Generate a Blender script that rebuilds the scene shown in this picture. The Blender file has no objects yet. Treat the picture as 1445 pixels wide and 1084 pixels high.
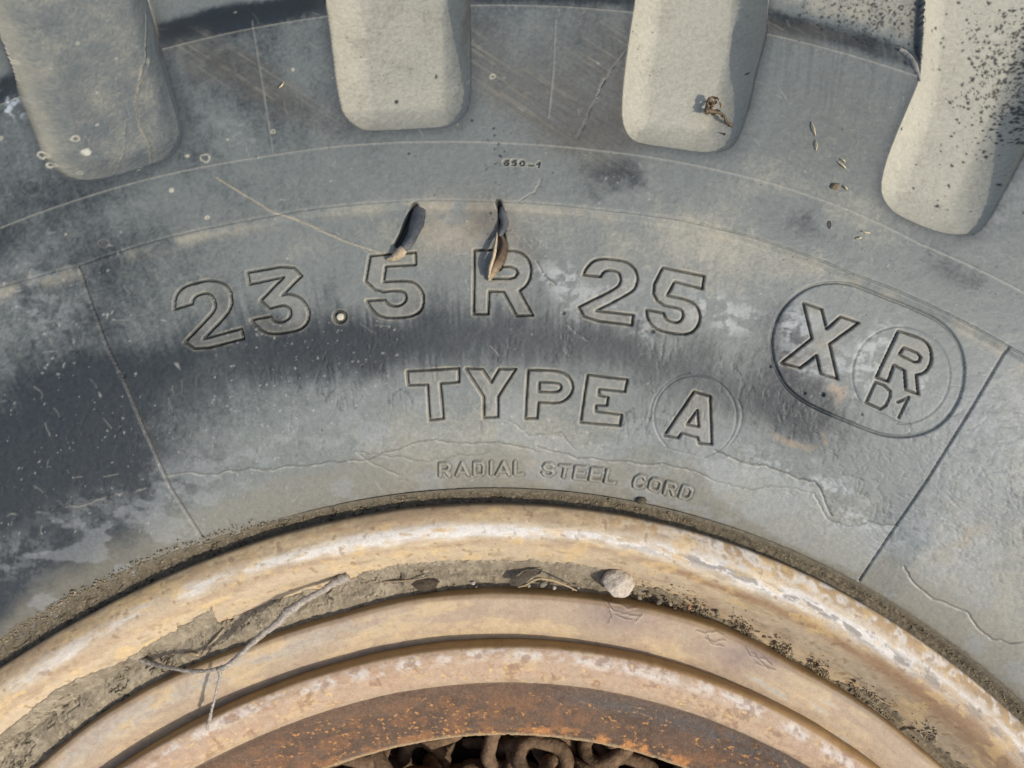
import bpy, bmesh, math, random
import numpy as np
from mathutils import Vector, noise as mnoise

random.seed(7)
rng = np.random.RandomState(11)

# ------------------------------------------------------------------ camera, world, sun
scene = bpy.context.scene
CAMZ = 0.352                 # camera height over the wheel face (metres)
FPX = 1086.0                 # focal length in photograph pixels (photo is 1445 wide)
CX, CY = 722.5, 542.0
cam_data = bpy.data.cameras.new("camera")
cam_data.sensor_width = 36.0
cam_data.lens = 36.0 * FPX / 1445.0
cam_data.clip_start = 0.01
cam_data.clip_end = 200.0
cam = bpy.data.objects.new("camera", cam_data)
cam.location = (0, 0, CAMZ)
cam.rotation_euler = (0, 0, 0)
scene.collection.objects.link(cam)
scene.camera = cam

SUN_DIR = Vector((0.84, -0.54, 1.15)).normalized()      # towards the sun
world = bpy.data.worlds.new("World")
scene.world = world
world.use_nodes = True
wn = world.node_tree
sky = wn.nodes.new("ShaderNodeTexSky")
sky.sky_type = 'NISHITA'
sky.sun_disc = False
sky.sun_elevation = math.asin(SUN_DIR.z)
sky.sun_rotation = math.atan2(SUN_DIR.x, SUN_DIR.y)
bgn = wn.nodes["Background"]
bgn.inputs["Strength"].default_value = 0.15
sky.dust_density = 3.0
sky.ozone_density = 0.4
wn.links.new(sky.outputs[0], bgn.inputs[0])
sun_data = bpy.data.lights.new("sun", 'SUN')
sun_data.energy = 3.0
sun_data.angle = math.radians(0.8)
sun_data.color = (1.0, 0.94, 0.85)
sun = bpy.data.objects.new("sun", sun_data)
sun.rotation_euler = SUN_DIR.to_track_quat('Z', 'Y').to_euler()
sun.location = SUN_DIR * 5
scene.collection.objects.link(sun)
scene.view_settings.view_transform = 'Standard'
scene.view_settings.look = 'None'
scene.view_settings.exposure = 0.0
scene.view_settings.gamma = 1.0

COL = scene.collection
WX, WY = -0.0073, -0.4142      # wheel axis in world

# ------------------------------------------------------------------ numpy helpers
def srgb(r, g, b):
    c = np.array([r, g, b], np.float32) / 255.0
    return np.where(c <= 0.04045, c / 12.92, ((c + 0.055) / 1.055) ** 2.4).astype(np.float32)

_tabs = {}
def vnoise(x, y, seed):
    if seed not in _tabs:
        _tabs[seed] = np.random.RandomState(seed).rand(256, 256).astype(np.float32)
    t = _tabs[seed]
    xf = np.floor(x); yf = np.floor(y)
    xi = xf.astype(np.int32); yi = yf.astype(np.int32)
    u = (x - xf).astype(np.float32); v = (y - yf).astype(np.float32)
    u = u * u * (3 - 2 * u); v = v * v * (3 - 2 * v)
    x0 = xi & 255; x1 = (xi + 1) & 255; y0 = yi & 255; y1 = (yi + 1) & 255
    a = t[y0, x0]; b = t[y0, x1]; c = t[y1, x0]; d = t[y1, x1]
    return (a + (b - a) * u) * (1 - v) + (c + (d - c) * u) * v

def fbm(x, y, seed, octv=5, gain=0.5):
    s = 0; a = 1.0; n = 0
    for i in range(octv):
        s = s + a * vnoise(x + i * 17.3, y - i * 9.1, seed + i)
        n += a; a *= gain; x = x * 2.03; y = y * 2.03
    return (s / n).astype(np.float32)

def sst(e0, e1, x):
    t = np.clip((x - e0) / (e1 - e0), 0, 1)
    return t * t * (3 - 2 * t)

def mix(a, b, f):
    f = f[..., None] if (hasattr(f, 'ndim') and f.ndim == a.ndim - 1) else f
    return a + (b - a) * f

def seg_dist(X, Y, pts, closed=False):
    d = np.full(X.shape, 1e9, np.float32)
    n = len(pts)
    for i in range(n if closed else n - 1):
        ax, ay = pts[i]; bx, by = pts[(i + 1) % n]
        dx, dy = bx - ax, by - ay
        L = dx * dx + dy * dy + 1e-9
        t = np.clip(((X - ax) * dx + (Y - ay) * dy) / L, 0, 1)
        d = np.minimum(d, (X - ax - t * dx) ** 2 + (Y - ay - t * dy) ** 2)
    return np.sqrt(d)

def inside(X, Y, pts):
    r = np.zeros(X.shape, bool); n = len(pts)
    for i in range(n):
        ax, ay = pts[i]; bx, by = pts[(i + 1) % n]
        if ay == by: continue
        c = ((ay > Y) != (by > Y)) & (X < (bx - ax) * (Y - ay) / (by - ay) + ax)
        r ^= c
    return r

def chaikin(pts, it=2, closed=True):
    for _ in range(it):
        out = []; n = len(pts)
        rg = range(n) if closed else range(n - 1)
        if not closed: out.append(pts[0])
        for i in rg:
            a = pts[i]; b = pts[(i + 1) % n]
            out.append((a[0] * .75 + b[0] * .25, a[1] * .75 + b[1] * .25))
            out.append((a[0] * .25 + b[0] * .75, a[1] * .25 + b[1] * .75))
        if not closed: out.append(pts[-1])
        pts = out
    return pts

def soften(pts, closed=True):
    """round only the obtuse corners of a traced outline"""
    out = []; n = len(pts)
    for i in range(n):
        p = pts[i]; a = pts[i - 1]; b = pts[(i + 1) % n]
        v1 = (a[0] - p[0], a[1] - p[1]); v2 = (b[0] - p[0], b[1] - p[1])
        l1 = math.hypot(*v1); l2 = math.hypot(*v2)
        c = (v1[0] * v2[0] + v1[1] * v2[1]) / (l1 * l2 + 1e-9)
        if c < -0.55:
            out.append((p[0] + v1[0] * .25, p[1] + v1[1] * .25)); out.append((p[0] + v2[0] * .25, p[1] + v2[1] * .25))
        else:
            out.append(p)
    return out

def zpts(org, sc, pts):
    return [(org[0] + x / sc, org[1] + y / sc) for x, y in pts]

# ------------------------------------------------------------------ profile curves
def r_of(ypx, z):                # wheel radius of a point at the top of the circle
    return (CY - ypx) * (CAMZ - z) / FPX - WY

def unproj(px, py, z):
    k = (CAMZ - z) / FPX
    return (px - CX) * k, (CY - py) * k

def delta_fn(pts, z, r0, exact=False):
    """small out-of-round of a ring, from points along its edge -> polynomial in the angle"""
    th = []; dr = []
    for px, py in pts:
        x, y = unproj(px, py, z)
        th.append(math.atan2(x - WX, y - WY)); dr.append(math.hypot(x - WX, y - WY) - r0)
    c = np.polyfit(th, dr, 4)
    lo, hi = min(th), max(th)
    def f(t):
        tc = np.clip(t, lo, hi)
        v = np.polyval(c, tc)
        if exact:
            o_ = np.argsort(th); ta = np.array(th)[o_]; res = (np.array(dr) - np.polyval(c, th))[o_]
            tf = np.linspace(lo, hi, 240); rf = np.interp(tf, ta, res); kx = np.exp(-np.linspace(-2, 2, 15) ** 2); kx /= kx.sum()
            rf = np.convolve(np.pad(rf, 7, mode='edge'), kx, 'valid'); v = v + np.interp(tc, tf, rf)
        fade = 1 - sst(0.0, 0.45, np.maximum(t - hi, lo - t))
        return v * fade
    return f

CUR = {
 'flange': [(0,943),(166,845),(296,787),(480,736),(593,717),(712,712),(812,715),(960,746),(1094,791),(1212,848),(1295,902),(1379,966),(1443,1019)],
 'ring2': [(43,1084),(133,1010),(232,953),(352,905),(480,864),(580,839),(679,830),(779,833),(879,845),(960,863),(1027,885),(1128,939),(1228,996),(1296,1049)],
 'ring3': [(156,1084),(266,1023),(365,976),(480,938),(580,913),(679,904),(779,908),(879,923),(960,940),(1094,992),(1195,1054)],
 'rust': [(272,1084),(365,1040),(480,996),(596,971),(712,964),(812,970),(895,985),(960,998),(1061,1039),(1121,1066)],
 'hole': [(480,1073),(580,1048),(712,1040),(812,1044),(912,1059),(960,1076)],
 'panel': [(0,405),(110,375),(200,345),(365,308),(440,295),(580,283),(700,284),(860,297),(960,310),(1065,335),(1200,385),(1300,425),(1425,490)],
 'arc2': [(0,322),(200,255),(380,220),(480,206),(600,200),(720,202),(840,212),(960,229),(1100,262),(1200,297),(1300,345),(1440,410)]}

Z_FL = 0.004
R_FL = r_of(712, Z_FL); D_FL = delta_fn(CUR['flange'], Z_FL, R_FL)
Z_R2 = -0.0045
R_R2 = r_of(838, Z_R2); D_R2 = delta_fn([(x, y + 7) for x, y in CUR['ring2']], Z_R2, R_R2, True)
Z_R3 = 0.0005
R_R3 = r_of(912, Z_R3); D_R3 = delta_fn([(x, y + 7) for x, y in CUR['ring3']], Z_R3, R_R3)
Z_RU = -0.002
R_RU = r_of(965, Z_RU); D_RU = delta_fn(CUR['rust'], Z_RU, R_RU)
Z_HO = -0.022
R_HO = r_of(1040, Z_HO); D_HO = delta_fn(CUR['hole'], Z_HO, R_HO)

def smooth_profile(nodes, n_per=24, weights=None):
    """Catmull-Rom (centripetal-ish) through (r,z) nodes -> dense polyline"""
    P = [Vector((a, b)) for a, b in nodes]
    P = [P[0] * 2 - P[1]] + P + [P[-1] * 2 - P[-2]]
    out = []
    for i in range(1, len(P) - 2):
        p0, p1, p2, p3 = P[i - 1], P[i], P[i + 1], P[i + 2]
        d = (p2 - p1).length
        m1 = (p2 - p0) / max((p1 - p0).length + d, 1e-9) * d
        m2 = (p3 - p1) / max((p3 - p2).length + d, 1e-9) * d
        for k in range(n_per):
            t = k / n_per; t2 = t * t; t3 = t2 * t
            out.append(p1 * (2*t3 - 3*t2 + 1) + m1 * (t3 - 2*t2 + t) + p2 * (-2*t3 + 3*t2) + m2 * (t3 - t2))
    out.append(P[-2])
    return np.array([[v.x, v.y] for v in out])

def resample(pl, spacing_fn):
    """walk along the polyline with a local step given by spacing_fn(r,z)"""
    seg = np.hypot(*(pl[1:] - pl[:-1]).T); s = np.r_[0, np.cumsum(seg)]
    dens = np.array([1.0 / spacing_fn(r, z) for r, z in pl])
    cum = np.r_[0, np.cumsum(seg * 0.5 * (dens[1:] + dens[:-1]))]
    n = max(2, int(round(cum[-1])))
    q = np.linspace(0, cum[-1], n + 1)
    ss = np.interp(q, cum, s)
    return np.c_[np.interp(ss, s, pl[:, 0]), np.interp(ss, s, pl[:, 1])], ss

# ------------------------------------------------------------------ mesh / object helpers
def finish(ob, label=None, cat=None, group=None, kind=None, parent=None):
    COL.objects.link(ob)
    if parent is not None: ob.parent = parent
    if label: ob["label"] = label
    if cat: ob["category"] = cat
    if group: ob["group"] = group
    if kind: ob["kind"] = kind
    return ob

def np_mesh(name, V, F, mat, col=None, smooth=True):
    me = bpy.data.meshes.new(name)
    V = np.ascontiguousarray(V, np.float32); F = np.ascontiguousarray(F, np.int32)
    me.vertices.add(len(V)); me.vertices.foreach_set("co", V.ravel())
    n = F.shape[1]
    me.loops.add(F.size); me.loops.foreach_set("vertex_index", F.ravel())
    me.polygons.add(len(F)); me.polygons.foreach_set("loop_start", np.arange(0, F.size, n, dtype=np.int32))
    me.polygons.foreach_set("loop_total", np.full(len(F), n, np.int32))
    me.update(calc_edges=True)
    if smooth: me.polygons.foreach_set("use_smooth", np.ones(len(F), bool))
    if col is not None:
        a = me.color_attributes.new("col", 'FLOAT_COLOR', 'POINT')
        c = np.ones((len(V), 4), np.float32); c[:, :3] = col[:, :3]
        if col.shape[1] == 4: c[:, 3] = col[:, 3]
        a.data.foreach_set("color", c.ravel())
    me.materials.append(mat)
    return me

def grid_faces(nr, nc, closed):
    i = np.arange(nr - 1)[:, None]; m = nc if closed else nc - 1
    j = np.arange(m)[None, :]; j2 = (j + 1) % nc
    a = i * nc + j; b = i * nc + j2; c = (i + 1) * nc + j2; d = (i + 1) * nc + j
    return np.stack([a, b, c, d], -1).reshape(-1, 4)

def submesh(name, V, C, F, mat):
    used = np.unique(F); mp = np.full(len(V), -1, np.int64); mp[used] = np.arange(len(used))
    return np_mesh(name, V[used], mp[F], mat, C[used])

def columns(nd, nc_coarse, dens=None):
    """parameter u: dense section -1..1 then the rest of the circle 1..3"""
    s = np.linspace(-1, 1, nd)
    if dens is not None:
        x = np.linspace(-1, 1, 4001); w = np.cumsum(dens(x)); w = (w - w[0]) / (w[-1] - w[0])
        s = np.interp(np.linspace(0, 1, nd), w, x)
    rest = np.linspace(1, 3, nc_coarse + 2)[1:-1]
    return np.r_[s, rest]

def theta_of(u, TH):
    """TH: array per row"""
    u = u[None, :]; TH = TH[:, None]
    return np.where(u <= 1, u * TH, TH + (u - 1) / 2 * (2 * math.pi - 2 * TH))

# ------------------------------------------------------------------ materials
def base_mat(name, rough=0.7, spec=0.4, noise_scale=900, noise_amt=0.18, bump=0.25, bump_dist=0.0003,
             scale2=160, amt2=0.15, rough_var=0.15):
    m = bpy.data.materials.new(name); m.use_nodes = True
    nt = m.node_tree; b = nt.nodes["Principled BSDF"]
    at = nt.nodes.new("ShaderNodeAttribute"); at.attribute_name = "col"
    tc = nt.nodes.new("ShaderNodeTexCoord")
    n1 = nt.nodes.new("ShaderNodeTexNoise"); n1.inputs["Scale"].default_value = noise_scale
    n1.inputs["Detail"].default_value = 4; n1.inputs["Roughness"].default_value = 0.7
    n2 = nt.nodes.new("ShaderNodeTexNoise"); n2.inputs["Scale"].default_value = scale2
    n2.inputs["Detail"].default_value = 6; n2.inputs["Roughness"].default_value = 0.65
    for n in (n1, n2): nt.links.new(tc.outputs["Object"], n.inputs["Vector"])
    def rngm(src, lo, hi):
        r = nt.nodes.new("ShaderNodeMapRange")
        r.inputs["From Min"].default_value = 0.25; r.inputs["From Max"].default_value = 0.75
        r.inputs["To Min"].default_value = lo; r.inputs["To Max"].default_value = hi
        nt.links.new(src, r.inputs["Value"]); return r.outputs[0]
    a = rngm(n1.outputs[0], 1 - noise_amt, 1 + noise_amt); c = rngm(n2.outputs[0], 1 - amt2, 1 + amt2)
    mu = nt.nodes.new("ShaderNodeMath"); mu.operation = 'MULTIPLY'
    nt.links.new(a, mu.inputs[0]); nt.links.new(c, mu.inputs[1])
    vm = nt.nodes.new("ShaderNodeVectorMath"); vm.operation = 'SCALE'
    nt.links.new(at.outputs["Color"], vm.inputs[0]); nt.links.new(mu.outputs[0], vm.inputs["Scale"])
    nt.links.new(vm.outputs[0], b.inputs["Base Color"])
    rr = rngm(n2.outputs[0], rough - rough_var, rough + rough_var); nt.links.new(rr, b.inputs["Roughness"])
    b.inputs["Specular IOR Level"].default_value = spec
    bp = nt.nodes.new("ShaderNodeBump"); bp.inputs["Strength"].default_value = bump
    bp.inputs["Distance"].default_value = bump_dist
    nt.links.new(n1.outputs[0], bp.inputs["Height"]); nt.links.new(bp.outputs[0], b.inputs["Normal"])
    return m

M_RUB = base_mat("dusty_rubber", 0.52, 0.5, 2100, 0.20, 0.30, 0.0003, 560, 0.16)
M_PAINT = base_mat("faded_paint", 0.65, 0.3, 1500, 0.17, 0.45, 0.0003, 380, 0.15)
M_RUST = base_mat("rust", 0.85, 0.2, 1500, 0.34, 0.9, 0.0006, 520, 0.28, 0.1)
M_MUD = base_mat("dry_mud", 0.95, 0.1, 1500, 0.22, 0.55, 0.0006, 450, 0.16, 0.04)

def flat_mat(name, col, **k):
    m = base_mat(name, **k)
    nt = m.node_tree
    at = [n for n in nt.nodes if n.type == 'ATTRIBUTE'][0]
    for l in list(at.outputs["Color"].links):
        s = l.to_socket; nt.links.remove(l); s.default_value = tuple(float(v) for v in col)
    return m

# ------------------------------------------------------------------ traced outlines (photo pixels)
REC = [
 [(-85,-210),(-60,-100),(-30,-20),(0,66),(33,150),(55,203),(60,219),(86,247),(116,257),(159,251),(213,234),(239,224),(252,206),(257,186),(249,150),(233,90),(219,43),(206,0),(180,-100),(160,-210)],
 [(430,-210),(445,-100),(458,0),(464,28),(469.5,74),(474,111),(480,144),(484,160),(497,175),(514,184),(532,185),(597,182),(630,180),(645,173),(658,159),(663,142),(664,111),(664,74),(663,18),(662,0),(661,-100),(660,-210)],
 [(915,-210),(906,-100),(897,0),(892,30),(887,61),(882,101),(878,142),(878,168),(883,185),(892,197),(907,203),(941,208),(974,213),(1002,216),(1022,213),(1037,203),(1047,183),(1059,142),(1067,101),(1079,61),(1085,30),(1088,0),(1098,-100),(1110,-210)],
 [(1325,-210),(1318,-100),(1309,0),(1306,67),(1299,111),(1282,151),(1262,198),(1249,235),(1243,265),(1249,285),(1265,302),(1296,317),(1329,329),(1356,333),(1376,331),(1393,315),(1413,279),(1443,221),(1480,150),(1515,60),(1540,0),(1580,-110),(1615,-210)]]

G1 = ((220, 340), 4.817)
L_2a = zpts(*G1, [(120,465),(118,415),(132,370),(165,325),(215,298),(330,270),(400,270),(455,290),(492,330),(510,385),(506,445),(480,500),(318,668),(575,600),(590,668),(275,748),(192,690),(375,500),(395,462),(398,430),(385,390),(360,362),(325,355),(275,372),(245,395),(238,428)])
L_3 = zpts(*G1, [(615,215),(910,162),(985,237),(852,370),(890,357),(940,368),(990,400),(1025,450),(1038,500),(1025,560),(985,600),(930,618),(800,638),(735,625),(680,585),(645,540),(770,515),(785,540),(820,555),(860,552),(900,530),(912,495),(905,465),(880,443),(850,437),(765,460),(705,405),(860,247),(628,295)])
G2 = ((440, 260), 4.014)
L_5a = zpts(*G2, [(325,405),(583,385),(585,455),(415,465),(403,553),(545,545),(590,565),(625,610),(633,660),(620,710),(590,740),(540,755),(430,762),(370,745),(330,705),(308,662),(410,655),(425,680),(460,693),(495,690),(525,670),(533,640),(520,612),(490,602),(370,612),(302,550)])
L_R = zpts(*G2, [(920,372),(1130,372),(1185,385),(1225,420),(1243,470),(1238,530),(1215,575),(1175,605),(1252,745),(1160,748),(1085,610),(1003,608),(1000,738),(917,738)])
H_R = zpts(*G2, [(1005,468),(1125,466),(1155,480),(1165,503),(1150,527),(1120,535),(1005,535)])
G3 = ((800, 350), 6.568)
L_2b = zpts(*G3, [(155,250),(180,190),(240,120),(310,97),(420,103),(540,120),(610,165),(655,230),(662,300),(640,370),(590,420),(275,585),(618,625),(608,720),(175,665),(110,550),(440,385),(490,345),(505,290),(490,235),(450,210),(380,202),(335,225),(315,265)])
L_5b = zpts(*G3, [(895,180),(1280,260),(1265,378),(1005,312),(935,440),(1080,470),(1180,510),(1230,570),(1245,650),(1220,730),(1170,785),(1090,808),(950,790),(850,765),(780,710),(745,640),(743,575),(900,605),(920,660),(970,690),(1040,695),(1080,660),(1085,600),(1050,560),(860,525),(788,385)])
G4 = ((560, 505), 8.028)
L_T = zpts(*G4, [(112,165),(700,132),(700,290),(490,305),(525,710),(370,725),(345,320),(125,325)])
L_Y = zpts(*G4, [(780,135),(970,140),(1070,295),(1160,140),(1350,140),(1145,460),(1145,690),(985,700),(985,460)])
G5 = ((730, 505), 8.028)
L_P = zpts(*G5, [(125,150),(380,155),(500,170),(590,230),(630,310),(630,390),(580,470),(500,525),(400,530),(240,520),(225,705),(90,710),(105,450)])
H_P = zpts(*G5, [(250,290),(440,295),(490,320),(500,355),(480,390),(430,405),(245,400)])
L_E = zpts(*G5, [(800,205),(1250,260),(1225,400),(930,370),(925,440),(1035,465),(1015,560),(895,555),(890,625),(1185,665),(1165,790),(718,750)])
G6 = ((900, 510), 6.776)
L_A = zpts(*G6, [(545,300),(700,345),(712,810),(590,800),(575,745),(425,700),(390,750),(258,725)])
H_A = zpts(*G6, [(575,480),(588,640),(475,620)])
G7 = ((1060, 370), 4.015)
L_X = zpts(*G7, [(303,232),(408,268),(435,380),(515,310),(618,345),(452,467),(497,665),(400,635),(378,530),(285,603),(178,575),(352,435)])
L_R2 = zpts(*G7, [(843,390),(970,430),(1020,470),(1035,530),(1020,600),(985,635),(945,640),(957,752),(885,725),(878,615),(818,585),(785,680),(718,655)])
H_R2 = zpts(*G7, [(875,485),(950,515),(972,540),(960,565),(935,568),(848,525)])
STAD = chaikin(zpts(*G7, [(120,500),(125,400),(160,300),(230,210),(330,140),(440,112),(560,118),(650,150),(960,275),(1080,335),(1150,400),(1200,490),(1220,600),(1210,720),(1160,840),(1080,930),(980,980),(860,998),(740,985),(600,930),(420,855),(290,790),(200,710),(145,610)]), 2)
S_D = zpts(*G7, [(713,683),(760,700),(797,735),(795,765),(772,815),(740,838),(658,800),(713,683)])
S_1 = zpts(*G7, [(840,797),(902,768),(845,885)])
S_RC = [(1060 + (858 + 278 * math.cos(a)) / 4.015, 370 + (642 + 278 * math.sin(a)) / 4.015) for a in np.linspace(math.radians(-215), math.radians(95), 40)]
S_RC2 = zpts(*G7, [(590,775),(850,920)])
S_AC = [(900 + (555 + 397 * math.cos(a)) / 6.776, 510 + (540 + 397 * math.sin(a)) / 6.776) for a in np.linspace(math.radians(-226), math.radians(78), 48)]
S_AC2 = zpts(*G6, [(275,850),(640,937)])
S_AC3 = zpts(*G6, [(112,585),(130,450),(165,360),(230,265),(320,190),(430,128),(500,118)])
S_AC4 = zpts(*G6, [(970,380),(1000,460),(1005,540),(990,640),(940,740),(880,820)])

LETTERS = [(soften(L_2a), None), (soften(L_3), None), (soften(L_5a), None), (soften(L_R), H_R), (soften(L_2b), None), (soften(L_5b), None),
           (L_T, None), (L_Y, None), (soften(L_P), soften(H_P)), (L_E, None), (L_A, H_A), (L_X, None), (soften(L_R2), H_R2)]
DOT = [(220 + (1247 + 38 * math.cos(a)) / 4.817, 340 + (519 + 38 * math.sin(a)) / 4.817) for a in np.linspace(0, 2 * math.pi, 17)[:-1]]
LETTERS.append((DOT, None))

G8 = ((600, 640), 7.225); G9 = ((800, 650), 7.225)
SMALL = [  # raised single-stroke letters of RADIAL STEEL CORD
 [zpts(*G8, [(145,250),(145,122),(215,118),(243,145),(235,180),(205,192),(150,192)]), zpts(*G8, [(200,195),(243,248)])],
 [zpts(*G8, [(315,240),(370,112),(435,240)]), zpts(*G8, [(335,205),(415,205)])],
 [zpts(*G8, [(497,235),(497,110),(570,112),(592,140),(590,215),(570,235),(497,235)])],
 [zpts(*G8, [(667,230),(667,105)])],
 [zpts(*G8, [(725,235),(793,107),(852,235)]), zpts(*G8, [(745,200),(830,200)])],
 [zpts(*G8, [(912,105),(910,230),(990,232)])],
 [zpts(*G8, [(1310,150),(1280,122),(1230,122),(1205,150),(1225,178),(1290,190),(1307,218),(1270,245),(1220,240),(1195,215)])],
 [zpts(*G8, [(1370,140),(1485,150)]), zpts(*G8, [(1427,145),(1405,260)])],
 [zpts(*G9, [(200,85),(92,78),(70,200),(190,210)]), zpts(*G9, [(82,140),(170,148)])],
 [zpts(*G9, [(370,105),(255,98),(232,215),(345,228)]), zpts(*G9, [(245,155),(330,165)])],
 [zpts(*G9, [(415,115),(388,238),(480,245)])],
 [zpts(*G9, [(795,215),(790,185),(745,170),(705,190),(682,240),(685,285),(730,300),(775,285)])],
 [zpts(*G9, [(880,205),(930,215),(965,240),(945,310),(915,330),(870,320),(840,295),(855,230),(880,205)])],
 [zpts(*G9, [(990,355),(1025,235),(1095,255),(1115,285),(1095,310),(1010,295)]), zpts(*G9, [(1060,305),(1085,375)])],
 [zpts(*G9, [(1145,390),(1190,275),(1250,290),(1280,325),(1255,390),(1215,410),(1145,390)])]]
G10 = ((700, 215), 18.06)
TINY = [
 [zpts(*G10, [(305,205),(235,205),(205,245),(212,305),(250,322),(300,305),(308,275),(285,252),(215,258)])],
 [zpts(*G10, [(495,205),(418,205),(405,250),(475,252),(503,285),(480,316),(402,312)])],
 [zpts(*G10, [(658,215),(700,235),(710,280),(690,325),(655,335),(618,318),(605,272),(622,230),(658,215)])],
 [zpts(*G10, [(815,320),(935,335)])],
 [zpts(*G10, [(1040,295),(1102,252),(1085,380)])]]
SEAM_L = [(110,376),(128,430),(150,490),(168,526),(176,543),(205,612),(240,690),(285,760)]
SEAM_R = [(1425,490),(1375,575),(1310,680),(1255,760),(1213,823)]

# ------------------------------------------------------------------ raster canvas for the tyre (photo pixel units)
X0, Y0, RW, RH = -200, -200, 1846, 1260
gx, gy = np.meshgrid(np.arange(RW, dtype=np.float32) + X0, np.arange(RH, dtype=np.float32) + Y0)
TP = np.arctan2(gx - 700, 1820 - gy); RP = np.hypot(gx - 700, 1820 - gy)

def win(x0, y0, x1, y1):
    return (slice(int(max(0, y0 - Y0)), int(min(RH, y1 - Y0))), slice(int(max(0, x0 - X0)), int(min(RW, x1 - X0))))

def line_field(F, pts, w, amp=1.0, pw=2):
    """max-blend a soft line into the field F"""
    xs = [p[0] for p in pts]; ys = [p[1] for p in pts]
    m = 4 * w + 2
    s = win(min(xs) - m, min(ys) - m, max(xs) + m, max(ys) + m)
    if s[0].stop <= s[0].start or s[1].stop <= s[1].start: return
    d = seg_dist(gx[s], gy[s], pts)
    F[s] = np.maximum(F[s], amp * np.exp(-(d / w) ** pw))

def wiggle(pts, amp, step=6, seed=0):
    r = random.Random(seed); out = []
    for (ax, ay), (bx, by) in zip(pts[:-1], pts[1:]):
        L = math.hypot(bx - ax, by - ay); n = max(1, int(L / step))
        for k in range(n):
            t = k / n; out.append((ax + (bx - ax) * t + r.uniform(-amp, amp), ay + (by - ay) * t + r.uniform(-amp, amp)))
    out.append(pts[-1]); return out

def blob(cx, cy, rx, ry, rot=0, p=2):
    c, s = math.cos(math.radians(rot)), math.sin(math.radians(rot))
    u = ((gx - cx) * c + (gy - cy) * s) / rx; v = (-(gx - cx) * s + (gy - cy) * c) / ry
    return np.exp(-np.power(u * u + v * v, p / 2)).astype(np.float32)

def specks(F, n, x0, y0, x1, y1, rmin, rmax, seed, amp=1.0, prob=None, elong=2.0):
    r = np.random.RandomState(seed)
    for _ in range(n):
        x = r.uniform(x0, x1); y = r.uniform(y0, y1)
        if prob is not None and r.rand() > prob(x, y): continue
        a = rmin + (rmax - rmin) * r.rand() ** 3; b = a * r.uniform(1, elong); an = r.uniform(0, math.pi)
        m = 2.2 * b + 1; s = win(x - m, y - m, x + m + 1, y + m + 1)
        if s[0].stop <= s[0].start or s[1].stop <= s[1].start: continue
        X = gx[s] - x; Y = gy[s] - y
        u = (X * math.cos(an) + Y * math.sin(an)) / b; v = (-X * math.sin(an) + Y * math.cos(an)) / a
        jag = 1 + 0.5 * np.sin(3 * np.arctan2(v, u) + x) * r.rand()
        F[s] = np.maximum(F[s], amp * np.exp(-((u * u + v * v) * jag) ** 2))

n_a = fbm(gx / 150, gy / 150, 1, 6)
n_b = fbm(gx / 38, gy / 38, 11, 5)
n_c = fbm(gx / 11, gy / 11, 21, 4)
n_d = fbm(gx / 3.2, gy / 3.2, 31, 3)
wx = gx + (n_b - .5) * 46 + (n_c - .5) * 16; wy = gy + (fbm(gx / 40, gy / 40, 41, 4) - .5) * 46 + (n_c - .5) * 12
streak_r = fbm(TP * 340, RP / 55, 51, 4)            # radial streaks
streak_d = fbm((gx * .84 + gy * .54) / 120, (-gx * .54 + gy * .84) / 3.2, 61, 4)   # scuffs running down to the right
streak_v = fbm(gx / 3 + gy / 22, gy / 60, 71, 4)

def wblob(cx, cy, rx, ry, rot=0, p=2.5):
    c, s = math.cos(math.radians(rot)), math.sin(math.radians(rot))
    u = ((wx - cx) * c + (wy - cy) * s) / rx; v = (-(wx - cx) * s + (wy - cy) * c) / ry
    return np.exp(-np.power(u * u + v * v, p / 2)).astype(np.float32)

# recess fields
rec_in = np.zeros_like(gx); rec_mask = np.zeros_like(gx)
for P in REC:
    P = chaikin(P, 1)
    xs = [p[0] for p in P]; s = win(min(xs) - 4, -200, max(xs) + 4, 345)
    X, Y = gx[s], gy[s]
    ins = inside(X, Y, P); d = seg_dist(X, Y, [p for p in P if p[1] > -206])
    sd = np.where(ins, d, -d)
    rec_in[s] = np.maximum(rec_in[s], np.where(ins, d, 0)); rec_mask[s] = np.maximum(rec_mask[s], sst(-0.8, 1.2, sd))
lug_edge = 1 - sst(0, 10, rec_in)

# ---- tyre relief in millimetres (positive = out of the surface)
Hmm = np.zeros_like(gx)
depth = 5.6 + 9.5 * sst(1580, 1900, RP)
q = np.clip(rec_in / (44 + 8 * sst(1150, 1300, gx)), 0, 1)
Hmm -= depth * (0.20 * sst(0, 2.2, rec_in) + 0.80 * (1 - (1 - q) ** 1.6)) * (rec_in > 0)
th_l = (gx - 700) / 1
PAN = CUR['panel']; A2 = CUR['arc2']
pan_r = np.interp(TP, [math.atan2(x - 700, 1820 - y) for x, y in PAN], [math.hypot(x - 700, 1820 - y) for x, y in PAN]).astype(np.float32)
arc_r = np.interp(TP, [math.atan2(x - 700, 1820 - y) for x, y in A2], [math.hypot(x - 700, 1820 - y) for x, y in A2]).astype(np.float32)
dpan = RP - pan_r + (n_c - .5) * 1.6; darc = RP - arc_r
Hmm -= 1.5 * sst(0.5, -13, dpan) * (0.55 + .45 * sst(-0.35, -.1, TP))
Hmm -= (0.45 + .5 * sst(.12, .2, TP)) * np.exp(-(dpan / 1.25) ** 2)
Hmm += 0.22 * np.exp(-(darc / 1.2) ** 2)
arc3 = RP - 1813
Hmm += 0.35 * np.exp(-(arc3 / 1.3) ** 2) * (1 - rec_mask)
Hmm -= (0.3 * sst(-1, 1.5, arc3) + 5.5 * sst(1816, 1868, RP)) * (1 - rec_mask)
Hmm -= 3.0 * sst(1800, 1900, RP) * rec_mask * 0
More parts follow.
